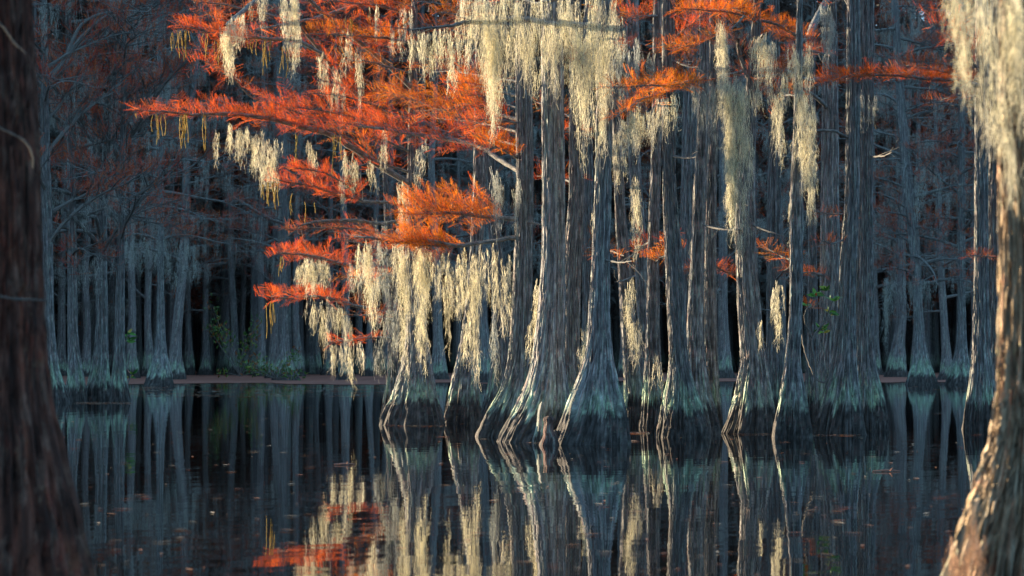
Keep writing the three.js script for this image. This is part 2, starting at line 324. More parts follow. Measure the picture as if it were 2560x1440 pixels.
// ------------------------------------------------------------------ the setting
{
  const bed = shade(new THREE.Mesh(new THREE.PlaneGeometry(1600, 1600).rotateX(-Math.PI / 2), new THREE.MeshStandardMaterial({ color: new THREE.Color().setRGB(0.03, 0.022, 0.016), roughness: 1 })));
  bed.name = 'lake_bed'; bed.position.set(0, -0.9, -300); bed.userData.kind = 'structure'; scene.add(bed);
  // still, tannin-black water with a faint swell and cat's paws
  const N = 1024, size = 9, data = new Float32Array(N * N * 4), r = rnd(42), waves = [];
  for (let i = 0; i < 46; i++) {
    const lam = 0.18 * Math.pow(14, r()), a = (r() - 0.5) * 2.6 + Math.PI / 2 + (r() < 0.3 ? 1 : 0), kx = Math.round(size / lam * Math.cos(a)), kz = Math.round(size / lam * Math.sin(a));
    if (kx || kz) waves.push([kx, kz, r() * 6.283, 0.00034 * Math.pow(lam / 0.6, -0.15)]);
  }
  const sx = new Float32Array(N * N), sz = new Float32Array(N * N);
  for (const [kx, kz, ph, sl] of waves) {
    const kl = Math.hypot(kx, kz), cx = new Float32Array(N), sxx = new Float32Array(N);
    for (let i = 0; i < N; i++) { const t = 2 * Math.PI * kx * i / N; cx[i] = Math.cos(t); sxx[i] = Math.sin(t); }
    for (let j = 0; j < N; j++) {
      const t = 2 * Math.PI * kz * j / N + ph, cj = Math.cos(t), sj = Math.sin(t), ax = sl * kx / kl, az = sl * kz / kl;
      for (let i = 0; i < N; i++) { const v = cx[i] * cj - sxx[i] * sj; sx[j * N + i] += ax * v; sz[j * N + i] += az * v; }
    }
  }
  for (let i = 0; i < N * N; i++) { const k = 1 / Math.hypot(sx[i], sz[i], 1); data[i * 4] = 0.5 - 0.5 * sx[i] * k; data[i * 4 + 1] = 0.5 - 0.5 * sz[i] * k; data[i * 4 + 2] = 0.5 + 0.5 * k; data[i * 4 + 3] = 1; }
  const nt = new THREE.DataTexture(data, N, N, THREE.RGBAFormat, THREE.FloatType);
  nt.wrapS = nt.wrapT = THREE.RepeatWrapping; nt.magFilter = THREE.LinearFilter; nt.needsUpdate = true;
  nt.repeat.set(1600 / size, 1600 / size); nt.rotation = 0.37;
  const w = shade(new THREE.Mesh(new THREE.PlaneGeometry(1600, 1600).rotateX(-Math.PI / 2), new THREE.MeshPhysicalMaterial({ color: new THREE.Color().setRGB(0.006, 0.006, 0.006), roughness: 0.015, ior: 1.33, normalMap: nt, normalScale: new THREE.Vector2(1, 1) })));
  w.name = 'water'; w.position.set(0, 0, -300); w.userData.kind = 'structure'; w.userData.label = 'still black swamp water mirroring the trees'; scene.add(w);
}

// ------------------------------------------------------------------ front trees
const SEP = 'cypress trees of the sunlit clump';
function frontTree(label, wy, prof, { seed = 1, height = 11, name = 'cypress_tree', group, opt = {}, zoff = 0 } = {}) {
  const d = depthOf(wy), sorted = [...prof].sort((a, b) => b[0] - a[0]), cp = [];
  for (const [y, xl, xr] of sorted) { const a = P(xl, y, d), b = P(xr, y, d); cp.push({ y: a.y, x: (a.x + b.x) / 2, z: -d, r: (b.x - a.x) / 2 }); }
  const f = cp[0]; f.y = Math.min(f.y, 0.0);
  const u = cp[1], sl = clamp(1 / Math.max(0.05, u.y - f.y), 0, 6) * 0.85;
  cp.unshift({ y: -1.0, x: f.x + clamp((f.x - u.x) * sl, -0.3, 0.3), z: f.z, r: f.r + clamp((f.r - u.r) * sl, 0, 0.5) });
  const l = cp[cp.length - 1], k = cp[cp.length - 2];
  if (height > l.y + 0.5) { const s = clamp((l.x - k.x) / (l.y - k.y), -0.05, 0.05); cp.push({ y: (l.y + height) / 2, x: l.x + s * (height - l.y) / 2, z: l.z, r: l.r * 0.78 }, { y: height, x: l.x + s * (height - l.y), z: l.z, r: l.r * 0.35 }); }
  const t = thing(name, label, 'tree', V(f.x, 0, f.z), group);
  part(t, 'trunk', trunkGeo(cp, seed, opt), barkMat);
  t.userData = { label: t.userData.label, category: 'tree', ...(group ? { group } : {}) };
  return { t, d, cp };
}
const T = {};
T.A = frontTree('dark cypress with wide fluted foot and long orange left limbs hung with moss', 1062, [[1062, 952, 1105], [1030, 962, 1098], [1000, 976, 1090], [950, 994, 1083], [900, 1007, 1076], [850, 1014, 1068], [700, 1016, 1062], [600, 1015, 1056], [480, 1018, 1051], [300, 1022, 1047], [200, 1025, 1043], [0, 1030, 1043]], { seed: 1, height: 8.5 });
T.A2 = frontTree('slim cypress trunk shrouded in grey moss beside the dark fluted cypress', 1048, [[1048, 950, 1040], [980, 962, 1012], [930, 970, 1004], [850, 971, 999], [700, 970, 992], [560, 962, 980], [450, 958, 970], [380, 956, 964]], { seed: 2, height: 5.2 });
T.B = frontTree('dark leaning cypress with narrow foot next to the big pale trunks', 1058, [[1058, 1110, 1203], [1020, 1118, 1200], [960, 1130, 1195], [900, 1143, 1192], [850, 1152, 1190], [700, 1170, 1200], [480, 1183, 1213], [300, 1187, 1214], [0, 1192, 1214]], { seed: 3 });
T.C = frontTree('slender mossy cypress squeezed behind the left big pale trunk', 1045, [[1045, 1205, 1300], [1000, 1216, 1285], [950, 1225, 1276], [880, 1230, 1271], [780, 1231, 1268], [640, 1228, 1258], [480, 1214, 1240], [300, 1216, 1238], [0, 1220, 1240]], { seed: 4 });
T.D = frontTree('tall grey cypress leaning over a foot of lit ridges, left of the thickest trunk', 1092, [[1092, 1196, 1320], [1060, 1208, 1320], [1020, 1226, 1322], [980, 1248, 1324], [930, 1264, 1326], [890, 1271, 1327], [780, 1279, 1329], [640, 1286, 1330], [480, 1292, 1332], [300, 1291, 1330], [170, 1290, 1327], [0, 1292, 1325]], { seed: 5 });
T.E = frontTree('thickest grey cypress of the clump with knees at its foot', 1104, [[1104, 1248, 1420], [1070, 1264, 1424], [1040, 1281, 1424], [1000, 1300, 1420], [960, 1315, 1415], [900, 1331, 1409], [840, 1338, 1410], [780, 1345, 1411], [640, 1355, 1412], [480, 1357, 1411], [300, 1356, 1409], [150, 1355, 1407], [0, 1356, 1403]], { seed: 6, height: 12 });
T.F = frontTree('grey cypress with a lit left edge pressed against the thickest trunk', 1079, [[1079, 1400, 1472], [1000, 1404, 1462], [900, 1408, 1450], [780, 1409, 1450], [640, 1412, 1453], [480, 1424, 1459], [300, 1424, 1452], [0, 1426, 1452]], { seed: 7 });
T.G = frontTree('curved grey cypress swelling into the broadest green-banded foot', 1110, [[1110, 1378, 1572], [1080, 1390, 1570], [1050, 1402, 1566], [1000, 1420, 1556], [960, 1437, 1545], [900, 1460, 1532], [840, 1470, 1526], [780, 1473, 1524], [640, 1481, 1523], [480, 1488, 1526], [330, 1491, 1528], [150, 1494, 1527], [0, 1496, 1525]], { seed: 8, height: 12 });
T.H = frontTree('thin blue-grey cypress standing between two big trunks', 1040, [[1040, 1448, 1500], [960, 1452, 1494], [760, 1456, 1486], [480, 1456, 1482], [200, 1458, 1480], [0, 1460, 1480]], { seed: 9 });
T.I1 = frontTree('leaning mossy cypress with a gold edge right of the broadest foot', 1062, [[1062, 1560, 1614], [1000, 1562, 1608], [950, 1562, 1604], [850, 1556, 1592], [700, 1548, 1580], [560, 1540, 1566], [400, 1534, 1556], [200, 1530, 1550], [0, 1530, 1548]], { seed: 10 });
T.I2 = frontTree('dark slim cypress in the middle of three gold-edged stems', 1050, [[1050, 1592, 1636], [980, 1595, 1632], [900, 1598, 1628], [760, 1592, 1620], [600, 1586, 1614], [400, 1572, 1600], [200, 1567, 1598], [0, 1566, 1596]], { seed: 11 });
T.I3 = frontTree('straight slim cypress, rightmost of three gold-edged stems', 1068, [[1068, 1600, 1668], [1000, 1607, 1660], [930, 1612, 1652], [800, 1618, 1648], [600, 1621, 1647], [400, 1628, 1652], [200, 1632, 1655], [0, 1634, 1655]], { seed: 12 });
T.J = frontTree('smooth grey cypress with a bright left edge and three lit foot ridges', 1093, [[1093, 1645, 1762], [1060, 1650, 1758], [1020, 1656, 1748], [960, 1668, 1732], [900, 1674, 1720], [780, 1669, 1711], [640, 1664, 1705], [480, 1658, 1690], [300, 1657, 1688], [0, 1656, 1686]], { seed: 13, height: 12 });
T.K = frontTree('dark cypress with gold moss down its left edge, joined at the foot with its neighbour', 1085, [[1085, 1690, 1800], [1040, 1698, 1790], [980, 1706, 1774], [900, 1714, 1762], [780, 1721, 1757], [640, 1729, 1759], [480, 1735, 1765], [300, 1745, 1770], [0, 1750, 1772]], { seed: 14 });
T.L = frontTree('dark lichen-spotted cypress right of the joined pair', 1078, [[1078, 1754, 1806], [1020, 1756, 1800], [940, 1758, 1795], [780, 1762, 1790], [480, 1766, 1791], [300, 1772, 1797], [0, 1776, 1798]], { seed: 15 });
T.M = frontTree('rough cypress standing behind the joined pair', 1040, [[1040, 1700, 1756], [950, 1702, 1746], [780, 1702, 1738], [480, 1703, 1737], [250, 1709, 1743], [0, 1712, 1743]], { seed: 16 });
T.N = frontTree('cypress leaning left with a bright edge, foot flaring wide on the right', 1083, [[1083, 1812, 1942], [1040, 1828, 1936], [1000, 1838, 1930], [950, 1846, 1922], [900, 1852, 1914], [780, 1846, 1901], [640, 1841, 1890], [480, 1840, 1886], [330, 1856, 1888], [200, 1868, 1894], [120, 1876, 1900], [0, 1884, 1902]], { seed: 17 });
T.O = frontTree('dark cypress behind rust-red sprays right of the leaning one', 1045, [[1045, 1910, 1966], [960, 1914, 1960], [780, 1917, 1955], [480, 1919, 1951], [200, 1924, 1950], [0, 1926, 1948]], { seed: 18 });
T.P = frontTree('narrow cypress with a bright green lichen band on a bell-shaped foot', 1093, [[1093, 1933, 2026], [1060, 1938, 2022], [1020, 1946, 2016], [970, 1954, 2008], [900, 1964, 2000], [780, 1974, 2004], [640, 1975, 2006], [480, 1977, 2007], [300, 1985, 2006], [120, 1990, 2006]], { seed: 19, height: 9 });
T.Q = frontTree('thin dark cypress with a mossy vine at its foot', 1050, [[1050, 2010, 2054], [980, 2014, 2050], [900, 2018, 2048], [700, 2020, 2042], [480, 2022, 2038], [250, 2024, 2038]], { seed: 20, height: 8 });
T.R = frontTree('brown-grey cypress with peeling left edge and a heavy black limb', 1058, [[1058, 2034, 2102], [1000, 2038, 2098], [900, 2045, 2090], [780, 2050, 2097], [640, 2051, 2098], [480, 2053, 2096], [250, 2056, 2094], [0, 2058, 2090]], { seed: 21, height: 12 });
T.S1 = frontTree('lichen-scaled cypress with bright left edge, left stem of the broad double foot', 1086, [[1086, 2032, 2160], [1050, 2040, 2156], [1000, 2056, 2150], [950, 2070, 2144], [900, 2082, 2140], [780, 2096, 2138], [640, 2103, 2140], [480, 2114, 2147], [100, 2118, 2149], [0, 2119, 2148]], { seed: 22 });
T.S2 = frontTree('purple-brown cypress, right stem of the broad double foot', 1076, [[1076, 2110, 2220], [1040, 2116, 2217], [1000, 2122, 2210], [950, 2130, 2198], [900, 2136, 2188], [780, 2138, 2183], [640, 2140, 2182], [480, 2144, 2181], [100, 2148, 2184], [0, 2149, 2183]], { seed: 23, height: 12 });
T.T = frontTree('dark unlit cypress carrying the long orange bough beside the gold foreground trunk', 1074, [[1074, 2408, 2500], [1000, 2418, 2490], [940, 2426, 2482], [850, 2432, 2474], [640, 2437, 2470], [300, 2439, 2469], [0, 2441, 2468]], { seed: 24 });
T.U = frontTree('dark unlit cypress half hidden by the gold foreground trunk', 1070, [[1070, 2452, 2524], [980, 2456, 2518], [900, 2460, 2512], [640, 2468, 2506], [300, 2476, 2506], [0, 2478, 2504]], { seed: 25 });
// foreground
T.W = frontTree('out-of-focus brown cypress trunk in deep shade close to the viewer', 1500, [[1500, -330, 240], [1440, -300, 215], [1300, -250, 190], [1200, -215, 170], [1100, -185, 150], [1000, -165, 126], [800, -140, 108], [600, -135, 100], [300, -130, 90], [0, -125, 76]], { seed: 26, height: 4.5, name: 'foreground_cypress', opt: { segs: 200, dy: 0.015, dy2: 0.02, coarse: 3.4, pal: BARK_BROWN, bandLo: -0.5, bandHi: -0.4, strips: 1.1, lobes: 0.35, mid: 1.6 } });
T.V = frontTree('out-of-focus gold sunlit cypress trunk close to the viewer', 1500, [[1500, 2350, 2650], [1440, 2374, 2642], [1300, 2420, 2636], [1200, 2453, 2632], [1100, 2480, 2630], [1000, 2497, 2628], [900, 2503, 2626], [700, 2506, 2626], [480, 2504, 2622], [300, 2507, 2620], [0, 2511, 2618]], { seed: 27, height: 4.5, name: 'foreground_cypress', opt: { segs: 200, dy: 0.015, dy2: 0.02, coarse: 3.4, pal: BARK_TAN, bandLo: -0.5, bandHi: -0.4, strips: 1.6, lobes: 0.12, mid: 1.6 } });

// ------------------------------------------------------------------ boughs with autumn needles
const A = T.A.t, A2 = T.A2.t, dA = T.A.d, dD = T.D.d, dG = T.G.d;
const R_ = REDDISH, O_ = ORANGE;
branch(A, [[1030, 462, 9], [960, 420, 8.5], [885, 372, 8], [823, 336, 7], [770, 322, 6.5], [690, 302, 6], [640, 292, 5.5], [560, 284, 4.5], [480, 286, 3.5], [420, 281, 2.5], [335, 274, 1.2]], dA, 47.5,
  [{ from: 0.36, to: 1, twigs: 90, len: 0.42, rate: 55, up: 0.3, tint: R_ }, { from: 0.3, to: 0.75, twigs: 30, len: 0.5, rate: 55, up: 0.5, tint: R_ }], { seed: 1, bare: 10 });
branch(A, [[1030, 218, 8], [975, 165, 7], [930, 128, 6.5], [880, 90, 6], [850, 65, 5.5], [800, 25, 5], [760, -15, 4.5]], dA, 48, [{ from: 0.2, to: 1, twigs: 34, len: 0.45, rate: 45, tint: R_ }], { seed: 2, bare: 8 });
branch(A, [[1030, 305, 6], [940, 270, 5.5], [890, 232, 5.5], [850, 195, 5.5], [803, 132, 5], [760, 80, 4], [700, 40, 3]], dA, 48, [{ from: 0.12, to: 0.7, twigs: 46, len: 0.5, rate: 50, tint: R_ }], { seed: 3, bare: 8 });
branch(A, [[1030, 345, 4], [975, 326, 3.6], [845, 308, 3.2], [770, 291, 2.8], [690, 262, 2.4], [635, 246, 2], [590, 205, 1.6], [552, 168, 1]], dA, 47.8, [{ from: 0.15, to: 0.6, twigs: 40, len: 0.55, rate: 48, up: 0.4, tint: R_ }, { from: 0.8, to: 1, twigs: 9, len: 0.35, rate: 42, up: 0.1, tint: RUST }], { seed: 4 });
branch(A, [[1034, -20, 6], [895, 10, 5], [820, 37, 4.5], [755, 55, 4], [700, 62, 3], [640, 76, 2.2], [605, 86, 1.5]], dA, 48, [{ from: 0.1, to: 0.9, twigs: 22, len: 0.4, rate: 45, tint: R_ }], { seed: 5, bare: 10 });
branch(A, [[803, 133, 5], [735, 98, 5], [680, 97, 4.5], [630, 93, 4], [600, 98, 3], [540, 86, 2], [450, 62, 1.2]], 48.1, 47, [{ from: 0.55, to: 1, twigs: 54, len: 0.42, rate: 55, tint: R_ }, { from: 0.1, to: 0.6, twigs: 24, len: 0.35, rate: 50, tint: R_ }], { seed: 6, bare: 5 });
branch(A, [[1034, -60, 8], [700, -40, 7], [640, 0, 6], [605, 28, 6], [580, 48, 5], [562, 64, 3]], dA, 46.8, [], { seed: 7 });
branch(A, [[1034, 112, 4], [980, 96, 3.5], [930, 92, 3], [880, 88, 2.5], [790, 85, 1.4]], dA, 48, [{ from: 0.1, to: 1, twigs: 50, len: 0.5, rate: 52, tint: O_ }], { seed: 8, bare: 6 });
branch(A, [[1036, 45, 4], [960, 18, 3], [900, 8, 2], [800, 0, 1.2]], dA, 49, [{ from: 0.05, to: 1, twigs: 46, len: 0.5, rate: 46, tint: R_ }], { seed: 9 });
branch(A, [[1030, 505, 4.5], [960, 505, 4], [905, 503, 3.8], [875, 495, 3.5], [820, 478, 3], [755, 462, 2.4], [690, 450, 1.2]], dA, 48.5, [{ from: 0.4, to: 1, twigs: 52, len: 0.38, rate: 55, tint: R_ }], { seed: 10, bare: 8 });
branch(A, [[905, 503, 3], [870, 468, 2.6], [820, 437, 2.2], [770, 425, 1.8], [735, 420, 1]], 49.4, 48.4, [{ from: 0.4, to: 1, twigs: 34, len: 0.3, rate: 55, tint: R_ }, { from: 0.05, to: 0.4, twigs: 16, len: 0.3, rate: 50, tint: R_ }], { seed: 11 });
branch(A, [[1030, 540, 4.5], [960, 558, 4], [890, 551, 4.5], [820, 553, 4.2], [780, 556, 3.5], [752, 563, 2]], dA, 48.6, [], { seed: 12, bare: 6 });
branch(A, [[1030, 610, 4], [930, 578, 3], [860, 571, 2], [760, 570, 1.5], [715, 576, 0.8]], dA, 48.8, [{ from: 0.2, to: 1, twigs: 34, len: 0.34, rate: 40, tint: RUST, up: 0.3 }], { seed: 13, bare: 10 });
const dA2 = T.A2.d;
branch(A2, [[978, 690, 6], [929, 683, 5], [870, 666, 4.5], [810, 648, 4], [760, 637, 3], [692, 634, 1.3]], dA2, 49, [{ from: 0.4, to: 1, twigs: 62, len: 0.36, rate: 60, tint: R_, up: 0.4 }], { seed: 14, bare: 8 });
branch(A2, [[978, 786, 5], [905, 768, 4.5], [860, 757, 4], [833, 748, 3.5], [790, 741, 3], [720, 745, 2.5], [668, 742, 1]], dA2, 48.5, [{ from: 0.42, to: 1, twigs: 66, len: 0.36, rate: 60, tint: R_, up: 0.35 }, { from: 0.05, to: 0.35, twigs: 9, len: 0.3, rate: 40, tint: RUST }], { seed: 15, bare: 6 });
branch(A2, [[982, 846, 3], [930, 843, 2.5], [870, 850, 2], [818, 857, 1]], dA2, 49.5, [{ from: 0.3, to: 1, twigs: 24, len: 0.26, rate: 55, tint: R_ }], { seed: 16, bare: 5 });
const D = T.D.t;
branch(D, [[1300, 548, 6], [1220, 543, 5.5], [1150, 533, 5], [1090, 534, 4], [1020, 536, 1.8]], dD, 43, [{ from: 0.1, to: 1, twigs: 72, len: 0.46, rate: 62, up: 0.55, tint: O_ }, { from: 0.25, to: 0.95, twigs: 34, len: 0.45, rate: 58, up: 0.95, tint: O_ }], { seed: 17, bare: 4 });
branch(D, [[1298, 592, 6], [1240, 602, 5], [1139, 614, 5], [1080, 612, 4], [1040, 610, 3], [1000, 604, 1.5]], dD, 42.6, [{ from: 0.35, to: 1, twigs: 62, len: 0.42, rate: 62, up: 0.4, tint: O_ }, { from: 0.35, to: 0.9, twigs: 20, len: 0.4, rate: 55, up: -0.5, tint: RUST }], { seed: 18, bare: 5 });
branch(D, [[1139, 614, 4], [1060, 600, 4], [1000, 606, 4], [930, 595, 3.5], [885, 592, 1.6]], 42.7, 43, [{ from: 0.2, to: 0.9, twigs: 10, len: 0.3, rate: 30, tint: RUST }], { seed: 19, bare: 12 });
branch(D, [[1298, 428, 6], [1246, 397, 6], [1213, 374, 6], [1152, 353, 6], [1048, 336, 5], [940, 319, 4], [873, 312, 2]], dD, 46, [{ from: 0.3, to: 1, twigs: 90, len: 0.55, rate: 52, up: 0.5, tint: R_ }], { seed: 20, bare: 10 });
branch(D, [[1300, 300, 5], [1240, 282, 4.5], [1170, 262, 4], [1110, 275, 3], [1040, 250, 2], [980, 235, 1]], dD, 45, [{ from: 0.15, to: 1, twigs: 80, len: 0.52, rate: 54, up: 0.4, tint: O_ }], { seed: 21, bare: 6 });
branch(D, [[1296, 395, 4], [1265, 380, 3], [1240, 365, 2], [1222, 350, 1]], dD, 42.4, [{ from: 0.1, to: 1, twigs: 34, len: 0.26, rate: 70, tint: [0.85, 0.2, 0.02], up: 0.2 }], { seed: 22 });
branch(D, [[1300, 240, 4], [1230, 225, 3], [1180, 210, 2], [1150, 200, 1]], dD, 44, [{ from: 0.2, to: 1, twigs: 30, len: 0.4, rate: 50, tint: O_ }], { seed: 23 });
const G = T.G.t;
branch(G, [[1512, 64, 9], [1450, 63, 8], [1385, 62, 8], [1340, 51, 8.5], [1290, 48, 8], [1230, 52, 6.5], [1165, 57, 5.5], [1120, 68, 4], [1030, 75, 2]], dG, 38.8, [], { seed: 24, bare: 16, segs: 9, wob: 0.03 });
branch(G, [[1512, 20, 6], [1440, -10, 5], [1345, 10, 5], [1300, -5, 4], [1240, 5, 3], [1150, 0, 2]], dG, 40.4, [{ from: 0.6, to: 1, twigs: 10, len: 0.3, rate: 40, tint: R_ }], { seed: 25, bare: 12 });
branch(G, [[1512, 110, 4], [1490, 94, 3], [1470, 102, 2.4], [1456, 122, 1.6], [1450, 150, 1]], dG, 38.7, [{ from: 0.8, to: 1, twigs: 5, len: 0.16, rate: 60, tint: RUST, up: -0.8 }], { seed: 26 });
const K = T.K.t, dK = T.K.d;
branch(K, [[1762, 192, 5], [1740, 200, 5], [1700, 212, 4.5], [1650, 232, 4], [1600, 250, 3], [1540, 292, 1.2]], dK, 38.5, [{ from: 0.2, to: 1, twigs: 46, len: 0.28, rate: 60, tint: O_, up: 0.2 }, { from: 0.55, to: 1, twigs: 18, len: 0.22, rate: 60, tint: O_, up: -0.6 }], { seed: 27, bare: 8 });
branch(K, [[1735, 203, 3.4], [1700, 207, 3], [1660, 211, 2.5], [1600, 213, 2], [1532, 219, 0.9]], 43.5, 38.3, [{ from: 0.05, to: 1, twigs: 60, len: 0.28, rate: 68, tint: [0.85, 0.2, 0.02], up: 0.35 }], { seed: 28 });
const R = T.R.t, dR = T.R.d;
branch(R, [[2075, -10, 10], [2052, 30, 10], [2032, 68, 9.5], [2016, 98, 8], [1985, 88, 4], [1940, 63, 3.6], [1880, 43, 3], [1820, 31, 2.5], [1760, 28, 2], [1702, 22, 0.9]], dR, 42, [{ from: 0.36, to: 1, twigs: 110, len: 0.34, rate: 64, tint: [0.82, 0.17, 0.018], up: 0.25 }], { seed: 29 });
branch(R, [[1860, 40, 3], [1830, 70, 2.5], [1800, 86, 2], [1760, 105, 1.8], [1715, 118, 1.2], [1684, 126, 0.8]], 43, 42.2, [{ from: 0.15, to: 1, twigs: 34, len: 0.28, rate: 56, tint: O_ }], { seed: 30 });
branch(R, [[2012, 100, 6], [2000, 112, 4], [1990, 130, 3], [1985, 150, 1.4]], 44.5, 44, [{ from: 0.1, to: 1, twigs: 20, len: 0.3, rate: 56, tint: RUST, up: -0.3 }], { seed: 31 });
branch(R, [[2072, 192, 7], [2020, 200, 7], [1968, 178, 6], [1900, 173, 5], [1850, 179, 4], [1800, 190, 2]], dR, 43.5, [{ from: 0.3, to: 1, twigs: 22, len: 0.34, rate: 36, tint: RUST }], { seed: 32, bare: 24 });
branch(R, [[2065, 268, 5], [2045, 250, 5], [2010, 225, 4], [1985, 214, 2.5]], dR, 45, [{ from: 0.5, to: 1, twigs: 8, len: 0.3, rate: 40, tint: RUST, up: -0.5 }], { seed: 33, bare: 4 });
const N = T.N.t;
branch(N, [[1882, 160, 7], [1886, 125, 8], [1902, 98, 6], [1908, 88, 3]], T.N.d, 44.3, [], { seed: 34, wob: 0.03 });
branch(N, [[1872, 200, 5], [1850, 130, 5], [1845, 100, 4]], T.N.d, 44.6, [{ from: 0.3, to: 1, twigs: 10, len: 0.3, rate: 40, tint: RUST }], { seed: 35, bare: 6 });
branch(T.T.t, [[2450, 216, 6], [2400, 202, 5], [2330, 196, 4.5], [2250, 191, 4], [2180, 186, 3.5], [2120, 191, 2.6], [2068, 206, 1]], T.T.d, 43, [{ from: 0.1, to: 1, twigs: 120, len: 0.32, rate: 58, tint: [0.72, 0.12, 0.018], up: 0.2 }], { seed: 36, bare: 8 });
branch(T.T.t, [[2448, 240, 3], [2380, 250, 2], [2330, 258, 1]], T.T.d, 45, [{ from: 0.3, to: 1, twigs: 12, len: 0.3, rate: 40, tint: RUST }], { seed: 37, bare: 3 });
branch(T.S1.t, [[2124, 346, 3.5], [2080, 329, 3.5], [2040, 325, 3], [1990, 324, 1.8]], T.S1.d, 43.4, [], { seed: 38 });
// rust sprays low among the right-hand stems
branch(T.P.t, [[1985, 650, 2.5], [1950, 640, 2], [1905, 612, 0.8]], T.P.d, 46, [{ from: 0.1, to: 1, twigs: 24, len: 0.26, rate: 46, tint: O_, up: 0.1 }], { seed: 39 });
branch(T.O.t, [[1940, 700, 2.5], [1955, 680, 2], [1975, 668, 1], [1990, 668, 0.7]], T.O.d, 46.5, [{ from: 0.05, to: 1, twigs: 22, len: 0.24, rate: 46, tint: RUST, up: 0 }], { seed: 40 });
branch(T.L.t, [[1778, 655, 2.5], [1800, 672, 2], [1840, 690, 0.8]], T.L.d, 46.5, [{ from: 0.05, to: 1, twigs: 28, len: 0.26, rate: 46, tint: [0.6, 0.12, 0.03], up: 0.2 }], { seed: 41 });
branch(T.M.t, [[1718, 690, 2.5], [1740, 672, 2], [1762, 660, 0.8]], T.M.d, 49, [{ from: 0.0, to: 1, twigs: 16, len: 0.24, rate: 46, tint: [0.6, 0.12, 0.03], up: 0 }], { seed: 42 });
branch(T.R.t, [[2060, 690, 2.5], [2030, 680, 2], [1990, 685, 0.8]], dR, 45, [{ from: 0.05, to: 1, twigs: 18, len: 0.24, rate: 40, tint: RUST, up: 0 }], { seed: 43 });
branch(T.S1.t, [[2108, 600, 2.5], [2080, 610, 2], [2050, 600, 0.8]], T.S1.d, 43, [{ from: 0.2, to: 1, twigs: 9, len: 0.24, rate: 36, tint: RUST, up: 0 }], { seed: 44 });
branch(T.S2.t, [[2150, 530, 2.5], [2100, 535, 2], [2040, 530, 0.8]], T.S2.d, 43.8, [{ from: 0.3, to: 1, twigs: 12, len: 0.24, rate: 36, tint: RUST, up: 0 }], { seed: 45 });
branch(T.Q.t, [[2030, 760, 2], [2020, 770, 1.6], [2008, 745, 0.8]], T.Q.d, 47.5, [{ from: 0.0, to: 1, twigs: 10, len: 0.22, rate: 40, tint: RUST, up: 0 }], { seed: 46 });
branch(T.U.t, [[2490, 640, 2], [2460, 640, 1.6], [2430, 638, 0.8]], T.U.d, 45, [{ from: 0.2, to: 1, twigs: 14, len: 0.22, rate: 50, tint: RUST, up: 0 }], { seed: 47 });
// sprays seen between the stems, on the trees at the back of the clump
[[T.F, 1435, 300, 1340, 255, 48], [T.H, 1470, 350, 1400, 330, 49], [T.I2, 1580, 60, 1500, 30, 49], [T.I2, 1585, 130, 1530, 110, 49.5], [T.I3, 1645, 150, 1700, 120, 48], [T.M, 1725, 150, 1690, 90, 49], [T.M, 1728, 60, 1640, 20, 49], [T.M, 1725, 190, 1690, 140, 48],
  [T.C, 1228, 250, 1160, 235, 46], [T.B, 1202, 180, 1120, 150, 48], [T.B, 1200, 60, 1100, 30, 48], [T.I2, 1595, 620, 1660, 600, 48.5], [T.I3, 1635, 660, 1668, 640, 48], [T.F, 1440, 460, 1340, 440, 49], [T.H, 1468, 620, 1560, 640, 49]].forEach(([tr, x0, y0, x1, y1, d1], i) =>
  branch(tr.t, [[x0, y0, 3], [(x0 + x1) / 2, (y0 + y1) / 2 - 6, 2.2], [x1, y1, 1]], tr.d, d1, [{ from: 0.1, to: 1, twigs: 22, len: 0.42, rate: 46, tint: i % 2 ? [0.6, 0.1, 0.022] : O_, up: 0.3 }], { seed: 60 + i, bare: 3 }));
[[T.A, 1034, 145, 920, 62, 49], [T.A, 1030, 185, 870, 150, 48.5], [T.A, 1030, 262, 890, 205, 49], [T.A, 1028, 288, 790, 232, 48], [T.A, 1030, 330, 740, 268, 48.4], [T.A, 960, 410, 850, 335, 49.2], [T.A, 700, 45, 480, 4, 48], [T.A, 640, 90, 520, 40, 47.8], [T.A, 600, 205, 500, 150, 48], [T.A, 1034, 20, 880, -15, 49.5], [T.A, 1034, 80, 1000, 20, 51], [T.A, 1020, 430, 900, 400, 50], [T.A, 1025, 380, 930, 345, 49],
  [T.D, 1296, 330, 1090, 296, 45.5], [T.D, 1296, 205, 1080, 180, 46], [T.D, 1296, 365, 1130, 325, 45], [T.D, 1296, 270, 1150, 235, 44], [T.B, 1200, 30, 1030, 4, 48], [T.B, 1200, 100, 1080, 70, 48], [T.D, 1296, 310, 1200, 300, 43], [T.A2, 975, 640, 850, 600, 50], [T.A2, 975, 720, 870, 690, 50], [T.A2, 972, 800, 900, 790, 50],
  [T.I3, 1645, 40, 1560, 55, 47], [T.J, 1680, 100, 1740, 60, 43], [T.N, 1895, 60, 1830, 20, 44], [T.N, 1880, 200, 1960, 190, 44], [T.R, 2070, 140, 2000, 130, 44.6], [T.O, 1935, 200, 1860, 180, 46], [T.O, 1935, 250, 1990, 240, 46], [T.T, 2450, 205, 2260, 165, 45], [T.T, 2450, 190, 2400, 100, 46.5], [T.T, 2450, 100, 2330, 60, 46.5]].forEach(([tr, x0, y0, x1, y1, d1], i) =>
  branch(tr.t, [[x0, y0, 3.4], [mix(x0, x1, 0.35), mix(y0, y1, 0.35) - 4, 2.8], [mix(x0, x1, 0.7), mix(y0, y1, 0.7) - 6, 2], [x1, y1, 0.8]], tr.d, d1, [{ from: 0.12, to: 1, twigs: Math.round(10 + Math.abs(x1 - x0) * 0.11), len: 0.42, rate: 44, tint: [REDDISH, ORANGE, RUST, REDDISH][i % 4], up: 0.25 + 0.2 * (i % 3) }], { seed: 120 + i, bare: 4 }));
